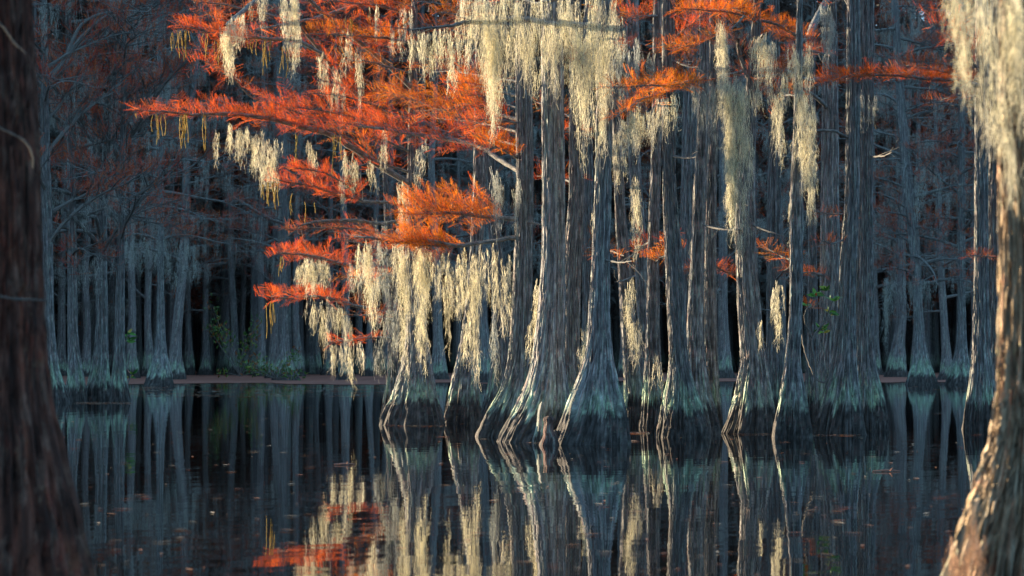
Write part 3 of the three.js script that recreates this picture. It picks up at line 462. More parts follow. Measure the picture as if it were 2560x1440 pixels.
// bare dead twigs sticking out of the stems
[[T.D, 1325, 553, 1390, 558], [T.G, 1520, 650, 1580, 652], [T.I1, 1575, 690, 1536, 705], [T.K, 1762, 560, 1840, 575], [T.N, 1850, 575, 1790, 560], [T.N, 1885, 560, 1960, 590], [T.J, 1690, 150, 1745, 168], [T.J, 1690, 390, 1740, 392], [T.S2, 2182, 390, 2230, 380], [T.O, 1950, 770, 1900, 772]].forEach(([tr, x0, y0, x1, y1], i) =>
  branch(tr.t, [[x0 - (x1 > x0 ? 12 : -12), y0, 3], [(x0 + x1) / 2, (y0 + y1) / 2 + 5, 2], [x1, y1, 1]], tr.d, tr.d - 1.2, [], { seed: 80 + i, bare: 3 }));

// yellow catkin strings hanging from the left boughs
{
  const r = rnd(5), g = tube(Array.from({ length: 9 }, (_, i) => [V(0.02 * Math.sin(i * 0.55), -i / 8, 0.014 * Math.cos(i * 0.6)), i % 2 ? 0.009 : 0.005]), 5, 2);
  for (const [x0, x1, y0, y1, n] of [[430, 482, 75, 152, 11], [505, 522, 80, 140, 4], [535, 560, 98, 160, 7], [620, 642, 95, 140, 4], [655, 674, 100, 182, 6], [690, 720, 112, 205, 4], [375, 412, 285, 372, 7], [450, 472, 282, 372, 9], [508, 520, 285, 370, 3], [338, 346, 280, 300, 2], [738, 748, 335, 405, 3], [653, 662, 455, 510, 3], [668, 705, 452, 520, 7], [722, 732, 480, 530, 2], [698, 712, 640, 690, 4], [666, 690, 752, 836, 6], [830, 862, 335, 425, 5], [860, 885, 45, 90, 4], [600, 612, 40, 100, 2], [760, 790, 500, 560, 2]])
    for (let i = 0; i < n; i++) {
      const low = y0 > 600, t = low ? A2 : A, d = low ? 48.6 : 47.6, p = P(mix(x0, x1, r()), y0 + 6 * r(), d + (r() - 0.5) * 0.4), L = (y1 - y0) * (0.35 + 0.75 * r()) * d / F;
      const m = shade(new THREE.Mesh(g, catkinMat)); m.name = 'catkin'; m.position.copy(p).sub(t.position); m.scale.set(0.8, L, 0.8); m.rotation.set((r() - 0.5) * 0.16, r() * 6, (r() - 0.5) * 0.16); t.add(m);
    }
}

// ------------------------------------------------------------------ moss in the sun
const HANG = 'moss festoons';
moss('great cream moss curtain draped along the horizontal bough across the pale trunks', 38.9, [[1165, -20, 130, 24, 30], [1190, -20, 150, 24, 34], [1215, -10, 200, 24, 36], [1238, 60, 345, 20, 44], [1230, 60, 260, 24, 34], [1265, 50, 180, 24, 30], [1290, -20, 150, 26, 34], [1315, 50, 165, 20, 24], [1335, 50, 205, 20, 28], [1365, 55, 170, 20, 26], [1385, 58, 215, 18, 28], [1410, 0, 170, 24, 32], [1435, 62, 240, 22, 36], [1455, 62, 355, 22, 46], [1480, 60, 260, 18, 30], [1508, 62, 330, 22, 46], [1535, 0, 190, 24, 24], [1250, -20, 70, 30, 30], [1350, -20, 70, 30, 30], [1430, -20, 80, 30, 30], [1490, -20, 80, 30, 26]], { seed: 1, depth: 1.2, thin: 0.85 });
moss('thin pale moss on the bough tip left of the great curtain', 40.2, [[1045, 78, 150, 15, 12], [1065, 75, 172, 18, 18], [1085, 72, 140, 18, 16], [1105, 70, 132, 16, 12], [1125, 66, 192, 16, 18]], { seed: 2 });
moss('bright white moss tassel on the end of the gnarled upper bough', 46.8, [[576, 48, 165, 12, 34], [564, 60, 150, 9, 20], [606, 32, 92, 14, 14], [590, 40, 120, 12, 18]], { seed: 3 });
moss('bright white moss column hanging from above right of the gnarled bough', 47.2, [[735, -25, 118, 12, 50], [712, -25, 72, 9, 20], [738, 100, 150, 4, 3], [640, -25, 40, 14, 10], [660, -25, 50, 12, 8]], { seed: 4 });
moss('scattered moss wisps on the slanting upper boughs of the dark cypress', 48.2, [[795, 130, 186, 8, 9], [815, 150, 200, 10, 12], [838, 165, 242, 9, 12], [870, 75, 170, 7, 9], [897, 118, 200, 7, 10], [905, 190, 250, 9, 8], [850, 215, 270, 9, 9], [985, 60, 120, 14, 12], [1015, 20, 90, 14, 14], [940, 10, 60, 14, 9]], { seed: 5 });
moss('slanting fringe of white moss below the longest orange bough', 47.8, [[575, 303, 345, 12, 10], [600, 318, 386, 13, 18], [638, 328, 412, 15, 24], [662, 350, 440, 13, 22], [682, 385, 472, 10, 16], [545, 325, 386, 4, 5], [615, 310, 360, 10, 10], [700, 340, 400, 10, 8]], { seed: 6 });
moss('loose moss threads under the thick slanting limb', 49, [[770, 345, 400, 8, 8], [792, 372, 432, 8, 8], [866, 372, 450, 7, 10], [886, 382, 462, 7, 10], [930, 400, 450, 8, 7], [960, 320, 400, 8, 9], [1060, 340, 420, 6, 7], [850, 440, 480, 9, 8]], { seed: 7 });
moss('white moss tuft where the thick limb leaves the dark cypress', 49.8, [[1003, 452, 545, 7, 18], [1046, 370, 440, 5, 8]], { seed: 8 });
moss('cream moss apron under the lower left orange spray', 48.9, [[765, 645, 722, 12, 34], [788, 645, 715, 12, 34], [812, 650, 706, 9, 20], [752, 660, 700, 10, 14]], { seed: 9 });
moss('long moss thread dropping between two low orange sprays', 48.7, [[811, 745, 868, 5, 12], [780, 752, 803, 8, 10], [838, 755, 802, 8, 12], [860, 760, 832, 5, 8], [870, 790, 850, 5, 6]], { seed: 10 });
moss('moss beard on the lowest small orange spray over the water', 49.4, [[830, 856, 902, 7, 9], [875, 850, 942, 7, 16], [850, 855, 905, 7, 10], [905, 850, 900, 8, 8]], { seed: 11 });
moss('golden double moss column in front of the dark fluted cypress', 42.9, [[1003, 606, 780, 9, 44], [1014, 660, 915, 5, 26], [1048, 606, 820, 9, 50], [1062, 625, 872, 7, 34], [1052, 760, 875, 6, 16], [985, 602, 690, 6, 10]], { seed: 12, thin: 0.8 });
moss('golden moss strand left of the double column', 43.1, [[918, 600, 720, 8, 26], [932, 690, 805, 8, 26], [900, 600, 680, 8, 10]], { seed: 13 });
moss('gold and grey moss row under the bough of the leaning grey cypress', 43, [[1112, 628, 742, 12, 20], [1126, 668, 832, 6, 13], [1150, 622, 762, 12, 24], [1172, 668, 850, 9, 22], [1188, 640, 922, 7, 30], [1166, 770, 882, 6, 12], [1238, 612, 772, 10, 18], [1262, 640, 812, 5, 11], [1212, 605, 720, 8, 10], [1085, 612, 690, 9, 9]], { seed: 14, thin: 0.65 });
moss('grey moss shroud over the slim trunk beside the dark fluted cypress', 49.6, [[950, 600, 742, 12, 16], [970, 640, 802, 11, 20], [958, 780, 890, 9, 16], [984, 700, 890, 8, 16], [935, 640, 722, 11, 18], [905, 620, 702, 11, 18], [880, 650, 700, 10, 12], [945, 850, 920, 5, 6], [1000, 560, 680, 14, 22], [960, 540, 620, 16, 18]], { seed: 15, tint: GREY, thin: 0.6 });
moss('cream moss below the bright bough that crosses the smooth grey cypress', 39.3, [[1590, 262, 362, 13, 34], [1575, 272, 342, 9, 14], [1622, 270, 332, 10, 14], [1655, 242, 302, 12, 18], [1682, 232, 302, 10, 16], [1560, 210, 262, 10, 10]], { seed: 16 });
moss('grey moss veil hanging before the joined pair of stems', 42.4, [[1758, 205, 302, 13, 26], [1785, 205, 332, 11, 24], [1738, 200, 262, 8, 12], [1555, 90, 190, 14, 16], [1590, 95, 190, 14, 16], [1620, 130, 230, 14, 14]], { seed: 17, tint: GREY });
moss('longest cream moss rope hanging before the leaning cypress', 42.1, [[1800, 52, 192, 7, 16], [1809, 62, 262, 7, 20], [1822, 188, 402, 14, 46], [1826, 300, 552, 11, 48], [1850, 200, 422, 13, 34], [1866, 300, 502, 8, 20], [1830, 420, 562, 7, 16], [1854, 420, 602, 3, 4]], { seed: 18 });
moss('moss under the bright right-hand bough above the forked stem', 42.1, [[1900, 80, 172, 13, 20], [1926, 100, 202, 13, 22], [1940, 220, 332, 7, 16], [1946, 260, 382, 6, 14], [1882, 92, 152, 10, 12], [1865, 210, 290, 10, 12], [1895, 200, 270, 10, 12]], { seed: 19 });
moss('tangled gold moss hanging from the heavy black limb', 42.1, [[1985, 112, 242, 13, 26], [2015, 102, 252, 9, 20], [2005, 222, 332, 11, 24], [2009, 300, 412, 11, 28], [2030, 262, 422, 7, 20], [2028, 400, 532, 5, 12], [2020, 340, 472, 7, 16], [1965, 180, 260, 10, 14]], { seed: 20 });
moss('short moss beard high on the brown-grey cypress', 45, [[2076, 20, 142, 9, 18], [2058, 0, 92, 9, 12], [2150, 225, 300, 8, 6], [2180, 230, 290, 8, 6]], { seed: 21, tint: GREY });
moss('moss fringe on the left edge of the leaning grey cypress', 42.6, [[1292, 430, 545, 5, 12], [1236, 420, 522, 9, 16], [1250, 460, 545, 7, 12], [1275, 640, 760, 5, 10], [1236, 780, 930, 5, 10]], { seed: 22, tint: GREY });
moss('shaggy moss patch on the left edge of the thickest trunk', 41, [[1350, 700, 800, 5, 14], [1340, 760, 862, 5, 16], [1330, 800, 860, 4, 8]], { seed: 23 });
moss('shaggy moss patch on the left edge of the curved trunk', 40, [[1467, 810, 900, 4, 12], [1457, 850, 932, 5, 14], [1495, 480, 640, 6, 10]], { seed: 24 });
moss('thin gold moss running down the three gold-edged stems', 46.2, [[1540, 330, 470, 5, 12], [1590, 440, 620, 4, 14], [1575, 700, 860, 5, 12], [1592, 800, 880, 5, 10], [1640, 880, 930, 4, 5], [1557, 280, 420, 6, 10], [1738, 600, 860, 4, 14], [1720, 850, 920, 3, 6]], { seed: 25 });
moss('dull gold moss stripe on the narrow bell-footed cypress', 43.2, [[1982, 480, 600, 6, 20], [1895, 790, 840, 4, 5], [1945, 700, 800, 8, 14], [1940, 780, 840, 5, 8]], { seed: 26 });
moss('out-of-focus gold moss mass covering the top of the near right trunk', 13.4, [[2395, -60, 175, 10, 16], [2425, -60, 90, 8, 5], [2448, -60, 150, 8, 6], [2485, -60, 200, 11, 18], [2518, -60, 280, 13, 28], [2545, -60, 370, 13, 30], [2400, 110, 235, 16, 9], [2440, 150, 240, 12, 7], [2495, 220, 340, 16, 22], [2470, 250, 330, 10, 8], [2520, 300, 470, 8, 12]], { seed: 27, size: 0.6, thin: 0.7 });
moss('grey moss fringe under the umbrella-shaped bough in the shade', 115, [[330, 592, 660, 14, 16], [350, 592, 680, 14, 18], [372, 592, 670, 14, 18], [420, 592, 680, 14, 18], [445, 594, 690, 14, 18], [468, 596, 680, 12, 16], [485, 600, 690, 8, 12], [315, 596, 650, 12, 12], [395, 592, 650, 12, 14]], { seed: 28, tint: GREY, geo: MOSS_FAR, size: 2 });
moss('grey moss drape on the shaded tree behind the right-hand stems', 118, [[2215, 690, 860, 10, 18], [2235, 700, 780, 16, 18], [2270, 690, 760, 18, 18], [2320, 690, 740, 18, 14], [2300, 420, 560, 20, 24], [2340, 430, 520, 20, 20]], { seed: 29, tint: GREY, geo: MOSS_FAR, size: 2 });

// ------------------------------------------------------------------ trees of the shaded stand behind
// limbs with side twigs and needles round a stem; returns places where moss can hang
function limbs(parent, cp, { h0, h1, n, len, seed, tint = DULL, leaf = 1, mat = limbMat, rise = 0.5, bl = 0.3, base = V(0, 0, 0), sub = 7, per = 4 }) {
  const r = rnd(seed * 331 + 5), leaves = [], hang = [];
  for (let i = 0; i < n; i++) {
    const y = mix(h0, h1, (i + 0.8 * r()) / n), c = sampleCp(cp, y), az = i * 2.4 + r() * 1.6, L = len * (0.55 + 0.7 * r()) * (1 - 0.35 * (y - h0) / (h1 - h0 + 0.01)), out = V(Math.cos(az), 0, Math.sin(az)), e = rise * (0.2 + 1.3 * r()) - 0.1;
    const p0 = V(c.x, y, c.z), pts = [[p0, Math.min(c.r * 0.6, 0.012 + 0.02 * L)]];
    let dir = out.clone().addScaledVector(YUP, e).normalize(), p = p0.clone();
    for (let k = 1; k <= 4; k++) {
      dir = dir.clone().add(V((r() - 0.5) * 0.35, (r() - 0.5) * 0.3 - 0.1, (r() - 0.5) * 0.35)).normalize();
      p = p.clone().addScaledVector(dir, L / 4); pts.push([p, pts[0][1] * (1 - 0.21 * k)]);
    }
    const geos = [tube(pts, 5, 2, 0.02, r)], cv = new THREE.CatmullRomCurve3(pts.map((q) => q[0]));
    for (let k = 0; k < sub; k++) {
      const t = 0.2 + 0.8 * (k + r()) / sub, q0 = cv.getPoint(t), tg = cv.getTangent(t), sd = V(-tg.z, 0, tg.x), d = tg.clone().multiplyScalar(0.6).addScaledVector(sd, (k % 2 ? 1 : -1) * (0.5 + 0.6 * r())).addScaledVector(YUP, (r() - 0.35) * 0.7).normalize(), l = L * (0.22 + 0.28 * r());
      const q1 = q0.clone().addScaledVector(d, l * 0.5).add(V((r() - 0.5) * 0.1, (r() - 0.3) * 0.12, 0)), q2 = q1.clone().addScaledVector(d, l * 0.5).add(V((r() - 0.5) * 0.2, (r() - 0.6) * 0.25, (r() - 0.5) * 0.2));
      geos.push(tube([[q0, 0.022], [q1, 0.017], [q2, 0.009]], 3, 2));
      hang.push(q1);
      for (let m = 0; m < 4; m++) {
        const u = r(), a = q1.clone().lerp(q2, u), dd = d.clone().add(V((r() - 0.5) * 1.6, (r() - 0.4) * 0.9, (r() - 0.5) * 1.6)).normalize(), l2 = l * (0.25 + 0.3 * r());
        geos.push(tube([[a, 0.013], [a.clone().addScaledVector(dd, l2), 0.006]], 3, 1));
        for (let w = 0; w < per; w++) {
          if (r() > leaf) continue;
          const pp = a.clone().addScaledVector(dd, l2 * r());
          leaves.push([along(pp, dd.clone().multiplyScalar(0.4).add(V((r() - 0.5) * 1.1, 0.35 + 0.5 * r(), (r() - 0.5) * 1.1)).normalize(), r() * 6, bl * (0.6 + 0.7 * r())), leafTint(tint, r)]);
        }
      }
    }
    part(parent, 'limb', mergeGeometries(geos), mat);
  }
  instPart(parent, 'foliage', BRANCHLET_FAR, needleMat, leaves);
  return hang;
}
function farMoss(label, group, base, hang, share, seed, size = 2) {
  const r = rnd(seed * 71), list = [];
  for (const h of hang) {
    if (r() > share) continue;
    const n = 3 + Math.floor(4 * r()), L = 0.4 + 0.9 * r();
    for (let i = 0; i < n; i++) {
      const ox = (r() - 0.5) * 0.5, oz = (r() - 0.5) * 0.5, k = Math.round(L * (0.4 + 0.6 * r()) / (0.17 * size)), kk = 0.75 + 0.4 * r();
      for (let s = 0; s < k; s++) list.push([new THREE.Matrix4().compose(V(h.x + ox * (1 - 0.3 * s / k), h.y - s * 0.17 * size, h.z + oz), new THREE.Quaternion().setFromEuler(new THREE.Euler((r() - 0.5) * 0.5, r() * 6.3, 0)), V(size, size, size)), [GREY[0] * kk, GREY[1] * kk, GREY[2] * kk]]);
    }
  }
  const t = thing('spanish_moss', label, 'moss', base, group);
  instPart(t, 'strands', MOSS_FAR, mossMat, list);
  return t;
}
const farOpt = { segs: 64, dy: 0.08, dy2: 0.3, coarse: 11, pal: BARK, bandLo: 0.4, bandHi: 0.95, strips: 1.2 };
function shadeTree(label, wy, prof, seed, limb, extra = {}) {
  const f = frontTree(label, wy, prof, { seed, height: 17, name: 'shaded_cypress', opt: { ...farOpt, ...extra } });
  const hang = limbs(f.t, f.cp, { h0: 4, h1: 16.5, len: 3, seed, per: 4, sub: 10, ...limb, n: Math.round((limb.n ?? 20) * 1.5) });
  farMoss('grey moss tufts in the limbs of the ' + limb.of, undefined, V(f.cp[1].x, 8, f.cp[1].z), hang, 0.14, seed, 1.6);
  return f;
}
const S = {};
S.a = shadeTree('pale blue-grey cypress next to the near brown trunk, forking high up', 1006, [[1006, 112, 172], [970, 114, 162], [930, 112, 150], [880, 108, 142], [800, 105, 135], [640, 103, 132], [480, 102, 128], [300, 102, 122], [100, 104, 118], [0, 106, 118]], 31, { of: 'pale blue-grey cypress', rise: 1.1, n: 18 });
S.b = shadeTree('slim shaggy cypress between the forking one and its wider neighbour', 1001, [[1001, 164, 216], [960, 168, 212], [920, 170, 204], [860, 170, 196], [740, 170, 192], [600, 170, 190], [400, 169, 186], [200, 166, 180], [0, 164, 176]], 32, { of: 'slim shaggy cypress', rise: 0.8, n: 16 });
S.c = shadeTree('wide-footed teal-banded cypress with long rising limbs in the shade', 1000, [[1000, 212, 282], [970, 216, 278], [930, 226, 272], [880, 235, 269], [800, 240, 268], [640, 241, 267], [520, 246, 268], [400, 254, 272], [280, 270, 284], [100, 288, 300], [0, 298, 308]], 33, { of: 'wide-footed teal-banded cypress', rise: 1.0, n: 20 });
S.d = shadeTree('knotty cypress joined to the right of the wide-footed one', 1002, [[1002, 274, 326], [960, 278, 318], [920, 282, 314], [860, 286, 312], [740, 289, 311], [640, 294, 311], [480, 298, 312], [200, 304, 316], [0, 306, 316]], 34, { of: 'knotty cypress', rise: 0.9, n: 14 });
S.e = shadeTree('straight cypress on a cone foot carrying the umbrella-shaped mossy bough', 965, [[965, 362, 434], [945, 370, 430], [910, 380, 422], [880, 387, 416], [800, 392, 411], [600, 394, 409], [300, 395, 407], [0, 396, 405]], 35, { of: 'straight umbrella-boughed cypress', len: 3.5, h0: 7, h1: 16, n: 14 });
S.f = shadeTree('cypress with a broad ribbed cone foot by the green shrub', 951, [[951, 676, 747], [930, 686, 738], [900, 694, 729], [870, 699, 723], [800, 702, 720], [500, 704, 718], [0, 706, 716]], 36, { of: 'cone-footed cypress by the shrub', h0: 6, h1: 17, n: 12 });
S.r1 = shadeTree('leaning cypress with ribbed foot in the shade behind the right-hand stems', 962, [[962, 2268, 2340], [940, 2274, 2334], [900, 2284, 2322], [840, 2288, 2313], [720, 2282, 2304], [600, 2272, 2298], [480, 2258, 2285], [200, 2238, 2258], [0, 2228, 2245]], 37, { of: 'leaning ribbed-foot cypress', n: 18, len: 4 });
S.r2 = shadeTree('wide-footed shaded cypress close to the dark orange-boughed stem', 962, [[962, 2364, 2436], [930, 2374, 2428], [890, 2386, 2420], [840, 2392, 2416], [700, 2394, 2413], [400, 2396, 2412], [0, 2398, 2410]], 38, { of: 'wide-footed shaded cypress', n: 16, len: 3.4, h0: 5 });
{
  const q = S.e;                                                   // the umbrella bough
  branch(q.t, [[400, 600, 4], [360, 588, 3], [320, 584, 2], [296, 590, 1]], q.d, 115, [{ from: 0.1, to: 1, twigs: 22, len: 0.9, rate: 10, bl: 0.3, tint: REDDISH, twigR: 0.008 }], { seed: 201, bare: 6 });
  branch(q.t, [[402, 600, 4], [440, 588, 3.4], [490, 592, 2.6], [540, 604, 1.6], [590, 612, 1]], q.d, 115, [{ from: 0.05, to: 0.6, twigs: 20, len: 0.9, rate: 10, bl: 0.3, tint: REDDISH, twigR: 0.008 }], { seed: 202, bare: 14 });
  // long rising limbs of the wide-footed tree and its neighbours
  branch(S.c.t, [[268, 420, 7], [300, 370, 6.5], [350, 300, 6], [395, 230, 5], [440, 175, 4], [520, 120, 3], [600, 85, 1.5]], S.c.d, 76, [{ from: 0.5, to: 1, twigs: 14, len: 0.7, rate: 12, bl: 0.26, tint: DULL, twigR: 0.006 }], { seed: 203, bare: 14 });
  branch(S.a.t, [[114, 200, 6], [150, 160, 5], [200, 95, 4.5], [250, 50, 4], [300, 20, 3]], S.a.d, 77, [{ from: 0.4, to: 1, twigs: 14, len: 0.7, rate: 12, bl: 0.26, tint: DULL, twigR: 0.006 }], { seed: 204, bare: 10 });
  branch(S.a.t, [[120, 210, 5], [160, 150, 4.5], [205, 60, 4], [260, 32, 3.4], [300, 30, 2]], S.a.d, 76, [], { seed: 205, bare: 10 });
  branch(S.c.t, [[262, 300, 7], [285, 180, 6], [296, 90, 5], [300, 84, 3]], S.c.d, 78, [{ from: 0.3, to: 1, twigs: 10, len: 0.6, rate: 12, bl: 0.26, tint: DULL, twigR: 0.006 }], { seed: 206, bare: 6 });
  branch(S.b.t, [[178, 290, 6], [170, 240, 5.5], [140, 180, 5], [100, 130, 3]], S.b.d, 78, [], { seed: 207, bare: 8 });
  branch(S.c.t, [[256, 620, 6], [230, 590, 5.5], [200, 560, 5], [160, 520, 4], [130, 495, 2.5]], S.c.d, 77.5, [], { seed: 208, bare: 6 });
  branch(S.c.t, [[252, 600, 6], [240, 545, 5.5], [215, 540, 4], [260, 522, 3.4], [300, 520, 2]], S.c.d, 76.5, [], { seed: 209, bare: 6 });
  branch(S.f.t, [[712, 560, 4], [670, 545, 4], [620, 515, 3.5], [580, 490, 2.5]], S.f.d, 140, [], { seed: 210, bare: 8 });
}
// the rest of the stand: individuals grown from six forms
const protos = [];
for (let i = 0; i < 6; i++) {
  const r = rnd(900 + i), lean = (r() - 0.5) * 0.05, g = new THREE.Group(), H = 23, cp = [];
  for (const [y, rad] of [[-1, 0.68], [0, 0.6], [0.4, 0.52], [1, 0.4], [1.8, 0.31], [3, 0.26], [7, 0.23], [13, 0.18], [19, 0.1], [H, 0.03]]) cp.push({ y, x: lean * y + 0.25 * n3(i * 3, y * 0.12, 1) * Math.min(1, y / 3), z: 0.25 * n3(i * 3, y * 0.12, 8) * Math.min(1, y / 3), r: rad * (y < 1.5 ? 0.85 + 0.3 * r() : 1) });
  part(g, 'trunk', trunkGeo(cp, 40 + i, { segs: 40, dy: 0.12, dy2: 0.5, coarse: 9, pal: BARK, bandLo: 0.45, bandHi: 1.0 }), barkMat);
  const hang = limbs(g, cp, { h0: i % 2 ? 4 : 5.5, h1: 22, n: 26, len: 3.9, seed: 50 + i, leaf: 0.95, tint: i % 3 ? DULL : RUST, bl: 0.36, sub: 9, per: 2 });
  protos.push({ g, hang });
}
const STAND = 'cypresses of the shaded background stand', STAND_MOSS = 'moss in the shaded background stand';
{
  const r = rnd(321), spots = [[438, 949, 56], [865, 950, 48], [2240, 943, 60], [2366, 950, 44], [1808, 946, 56], [1095, 949, 56], [1212, 957, 58], [213, 942, 42], [330, 946, 44], [372, 942, 40], [470, 938, 32], [512, 938, 36], [560, 935, 34], [588, 938, 42], [612, 936, 30], [650, 941, 38], [682, 946, 36], [745, 941, 38], [790, 936, 38], [822, 938, 30], [150, 940, 46], [920, 941, 36], [1150, 941, 42], [965, 938, 36], [1560, 944, 40], [1640, 940, 44], [1960, 944, 46], [2030, 940, 40], [2190, 938, 40], [2290, 938, 40], [2430, 940, 44], [2510, 944, 46], [60, 944, 46]];
  for (let i = 0; i < 38; i++) spots.push([-80 + 2720 * (i + r() * 3 - 1) / 38, 926 + 9 * r(), 24 + 8 * r()]);
  spots.forEach(([px, wy, bw], i) => {
    const d = depthOf(wy), p = P(px, wy, d), pr = protos[(i * 5 + (i >> 2)) % 6], o = pr.g.clone(), s = clamp(bw * d / F / 1.2, 0.75, 1.35), turn = r() * 6.283;
    o.name = numbered('background_cypress'); o.position.set(p.x, 0, -d); o.rotation.set((r() - 0.5) * 0.09, turn, (r() - 0.5) * 0.09); const thin = i > 20 ? 0.6 + 0.5 * r() : 1; o.scale.set(s * thin, 0.8 + 0.4 * r(), s * thin);
    const own = { 0: 'shaded cypress close behind the straight umbrella-boughed cypress', 1: 'shaded cypress behind the lowest small orange spray', 2: 'shaded cypress whose foot shows first to the right of the broad double foot', 3: 'slim shaded cypress between the leaning ribbed-foot cypress and the wide-footed one', 4: 'wide shaded cypress seen in the gap between the joined pair and the leaning cypress', 5: 'shaded cypress seen in the gap right of the dark fluted foot', 6: 'shaded cypress foot seen just left of the big pale trunks', 7: 'shaded cypress seen between the slim shaggy cypress and the wide-footed one', 8: 'shaded cypress just right of the knotty cypress with the leaf sprigs' }[i];
    tag(o, own ?? 'cypress with flared ribbed foot standing in the shaded stand beyond the open water', 'tree', own ? null : STAND); scene.add(o);
    if (i % 2) return;
    const m = farMoss('grey moss hanging in the limbs of a shaded background cypress', STAND_MOSS, V(0, 10, 0), pr.hang, 0.7, i + 3, 2.2);
    m.children.forEach((c) => { c.position.y = -10; });
    m.rotation.copy(o.rotation); m.scale.copy(o.scale); m.position.set(p.x, 10 * o.scale.y, -d);
  });
}
// far wood: one mass of stems and crowns that closes the view and keeps the low sun off the stand
{
  const r = rnd(55), ux = -Math.sin(SUN_AZ), uz = -Math.cos(SUN_AZ), stems = [], crowns = [];
  const cp = [[-1, 0.6], [0, 0.5], [0.8, 0.38], [2, 0.27], [8, 0.22], [20, 0.15], [30, 0.05]].map(([y, rad]) => ({ y, x: 0, z: 0, r: rad }));
  const stemG = trunkGeo(cp, 71, { segs: 14, dy: 0.4, dy2: 2, coarse: 20, pal: BARK, bandLo: 0.45, bandHi: 1, strips: 0 });
  const rr = rnd(8), t = [];
  for (let i = 0; i < 110; i++) {
    const a = rr() * 6.283, y = rr() * 2 - 1, q = Math.sqrt(1 - y * y), R0 = Math.cbrt(rr()) * 0.95, c = [Math.cos(a) * q * R0, y * R0 * 0.75, Math.sin(a) * q * R0];
    for (let k = 0; k < 2; k++) { const e = () => (rr() - 0.5) * 0.52; t.push(c[0] + e(), c[1] + e() * 0.7, c[2] + e(), c[0] + e(), c[1] + e() * 0.7, c[2] + e(), c[0] + e() * 0.4, c[1] + e() * 0.3, c[2] + e() * 0.4); }
  }
  const clump = triGeo([t]);
  const place = () => { for (;;) { const a = 40 + 230 * r(), o = 46 + 240 * r(), x = ux * a - uz * o, z = uz * a + ux * o; if (a < 108 && -z < 195) continue; if (-z < 172 && Math.abs(x) < 0.185 * -z + 6) continue; return [x, z]; } };
  for (let i = 0; i < 3200; i++) { const [x, z] = place(), s = 0.8 + 0.7 * r(), k = 0.4 + 0.3 * r(); stems.push([new THREE.Matrix4().compose(V(x, 0, z), new THREE.Quaternion().setFromAxisAngle(YUP, r() * 6), V(s, 0.9 + 0.3 * r(), s)), [k, k, k]]); }
  for (let i = 0; i < 16000; i++) {
    const [x, z] = place(), s = 1.3 + 1.1 * r(), y = 5 + 31 * Math.pow(r(), 0.9), k = r();
    crowns.push([new THREE.Matrix4().compose(V(x, y, z), new THREE.Quaternion().setFromEuler(new THREE.Euler(r() * 0.6, r() * 6, r() * 0.6)), V(s, s, s)), k < 0.2 ? [0.22, 0.075, 0.05] : k < 0.7 ? [0.17, 0.17, 0.155] : [0.14, 0.105, 0.09]]);
  }
  const a = instPart(null, 'far_wood_stems', stemG, barkMat, stems); tag(a, 'dense stems of the far wood beyond the stand', 'wood', null, 'stuff');
  const b = instPart(null, 'far_wood_crowns', clump, needleMat, crowns); tag(b, 'rust and grey crowns of the far wood closing the view', 'wood', null, 'stuff');
}
// crowns of the front trees, above the picture
for (const k of ['D', 'E', 'G', 'J', 'K', 'N', 'R', 'S2', 'T', 'F', 'B']) limbs(T[k].t, T[k].cp, { h0: 7.6, h1: T[k].cp[T[k].cp.length - 1].y - 0.3, n: 6, len: 1.8, seed: 100 + k.charCodeAt(0), tint: ORANGE, bl: 0.22, sub: 6 });

// cypresses beside and behind the viewer, out of the picture, whose crowns keep the sky off the near left trunk
{
  const r = rnd(404);
  for (const [x, z] of [[-5.5, -8], [-3.6, -3.5], [-7, -2], [-10, -9], [-2.2, 4], [-6, 5], [3.5, 6], [-11, 0]]) {
    const o = protos[Math.floor(r() * 6)].g.clone(); o.name = numbered('near_shore_cypress'); o.position.set(x, 0, z); o.rotation.y = r() * 6; o.scale.set(0.8, 0.62, 0.8);
    tag(o, 'cypress with rust crown standing beside the boat, out of the picture', 'tree', 'cypresses round the boat'); scene.add(o);
  }
}

// ------------------------------------------------------------------ knees, vine, leafy plants
function knee(label, px, wy, pts, seed, pal) {
  const d = depthOf(wy), b = P(px, wy, d), s = d / F, cp = pts.map(([h, dx, r]) => ({ y: h, x: b.x + dx * s, z: -d, r: r * s }));
  cp.unshift({ y: -0.9, x: b.x, z: -d, r: cp[0].r * 1.3 });
  const t = thing('cypress_knee', label, 'root', V(b.x, 0, -d));
  part(t, 'root', trunkGeo(cp, seed, { segs: 40, dy: 0.02, dy2: 0.05, pal, bandLo: 0.1, bandHi: 0.3, mid: 0.2, strips: 0.5 }), barkMat);
}
const KNEE = { ...BARK, wet: [0.06, 0.045, 0.042], a: [0.15, 0.09, 0.08], b: [0.08, 0.05, 0.046], pale: [0.26, 0.15, 0.135], band: [0.22, 0.12, 0.105] };
knee('round-topped reddish cypress knee at the foot of the thickest trunk', 1372, 1113, [[0, 0, 24], [0.12, 2, 17], [0.22, -2, 12], [0.30, 0, 11], [0.35, 1, 14], [0.385, 1, 11], [0.40, 1, 4]], 301, KNEE);
knee('tall pointed lichen-crusted cypress knee by the round-topped one', 1350, 1107, [[0, -2, 18], [0.15, 1, 14], [0.32, 3, 10], [0.46, 5, 9], [0.55, 6, 6], [0.58, 6, 2]], 302, BARK);
knee('stout lichen-crusted cypress knee against the broadest green-banded foot', 1398, 1098, [[0, 0, 20], [0.2, 2, 14], [0.45, 6, 11], [0.58, 8, 9], [0.62, 8, 3]], 303, BARK);
knee('low black cypress knee between the round-topped knee and the broadest foot', 1388, 1111, [[0, 0, 14], [0.1, 0, 10], [0.18, 0, 6], [0.2, 0, 2]], 304, { ...BARK, a: BARK.wet, b: BARK.wet, pale: BARK.b, lichen: BARK.b, band: BARK.wet });
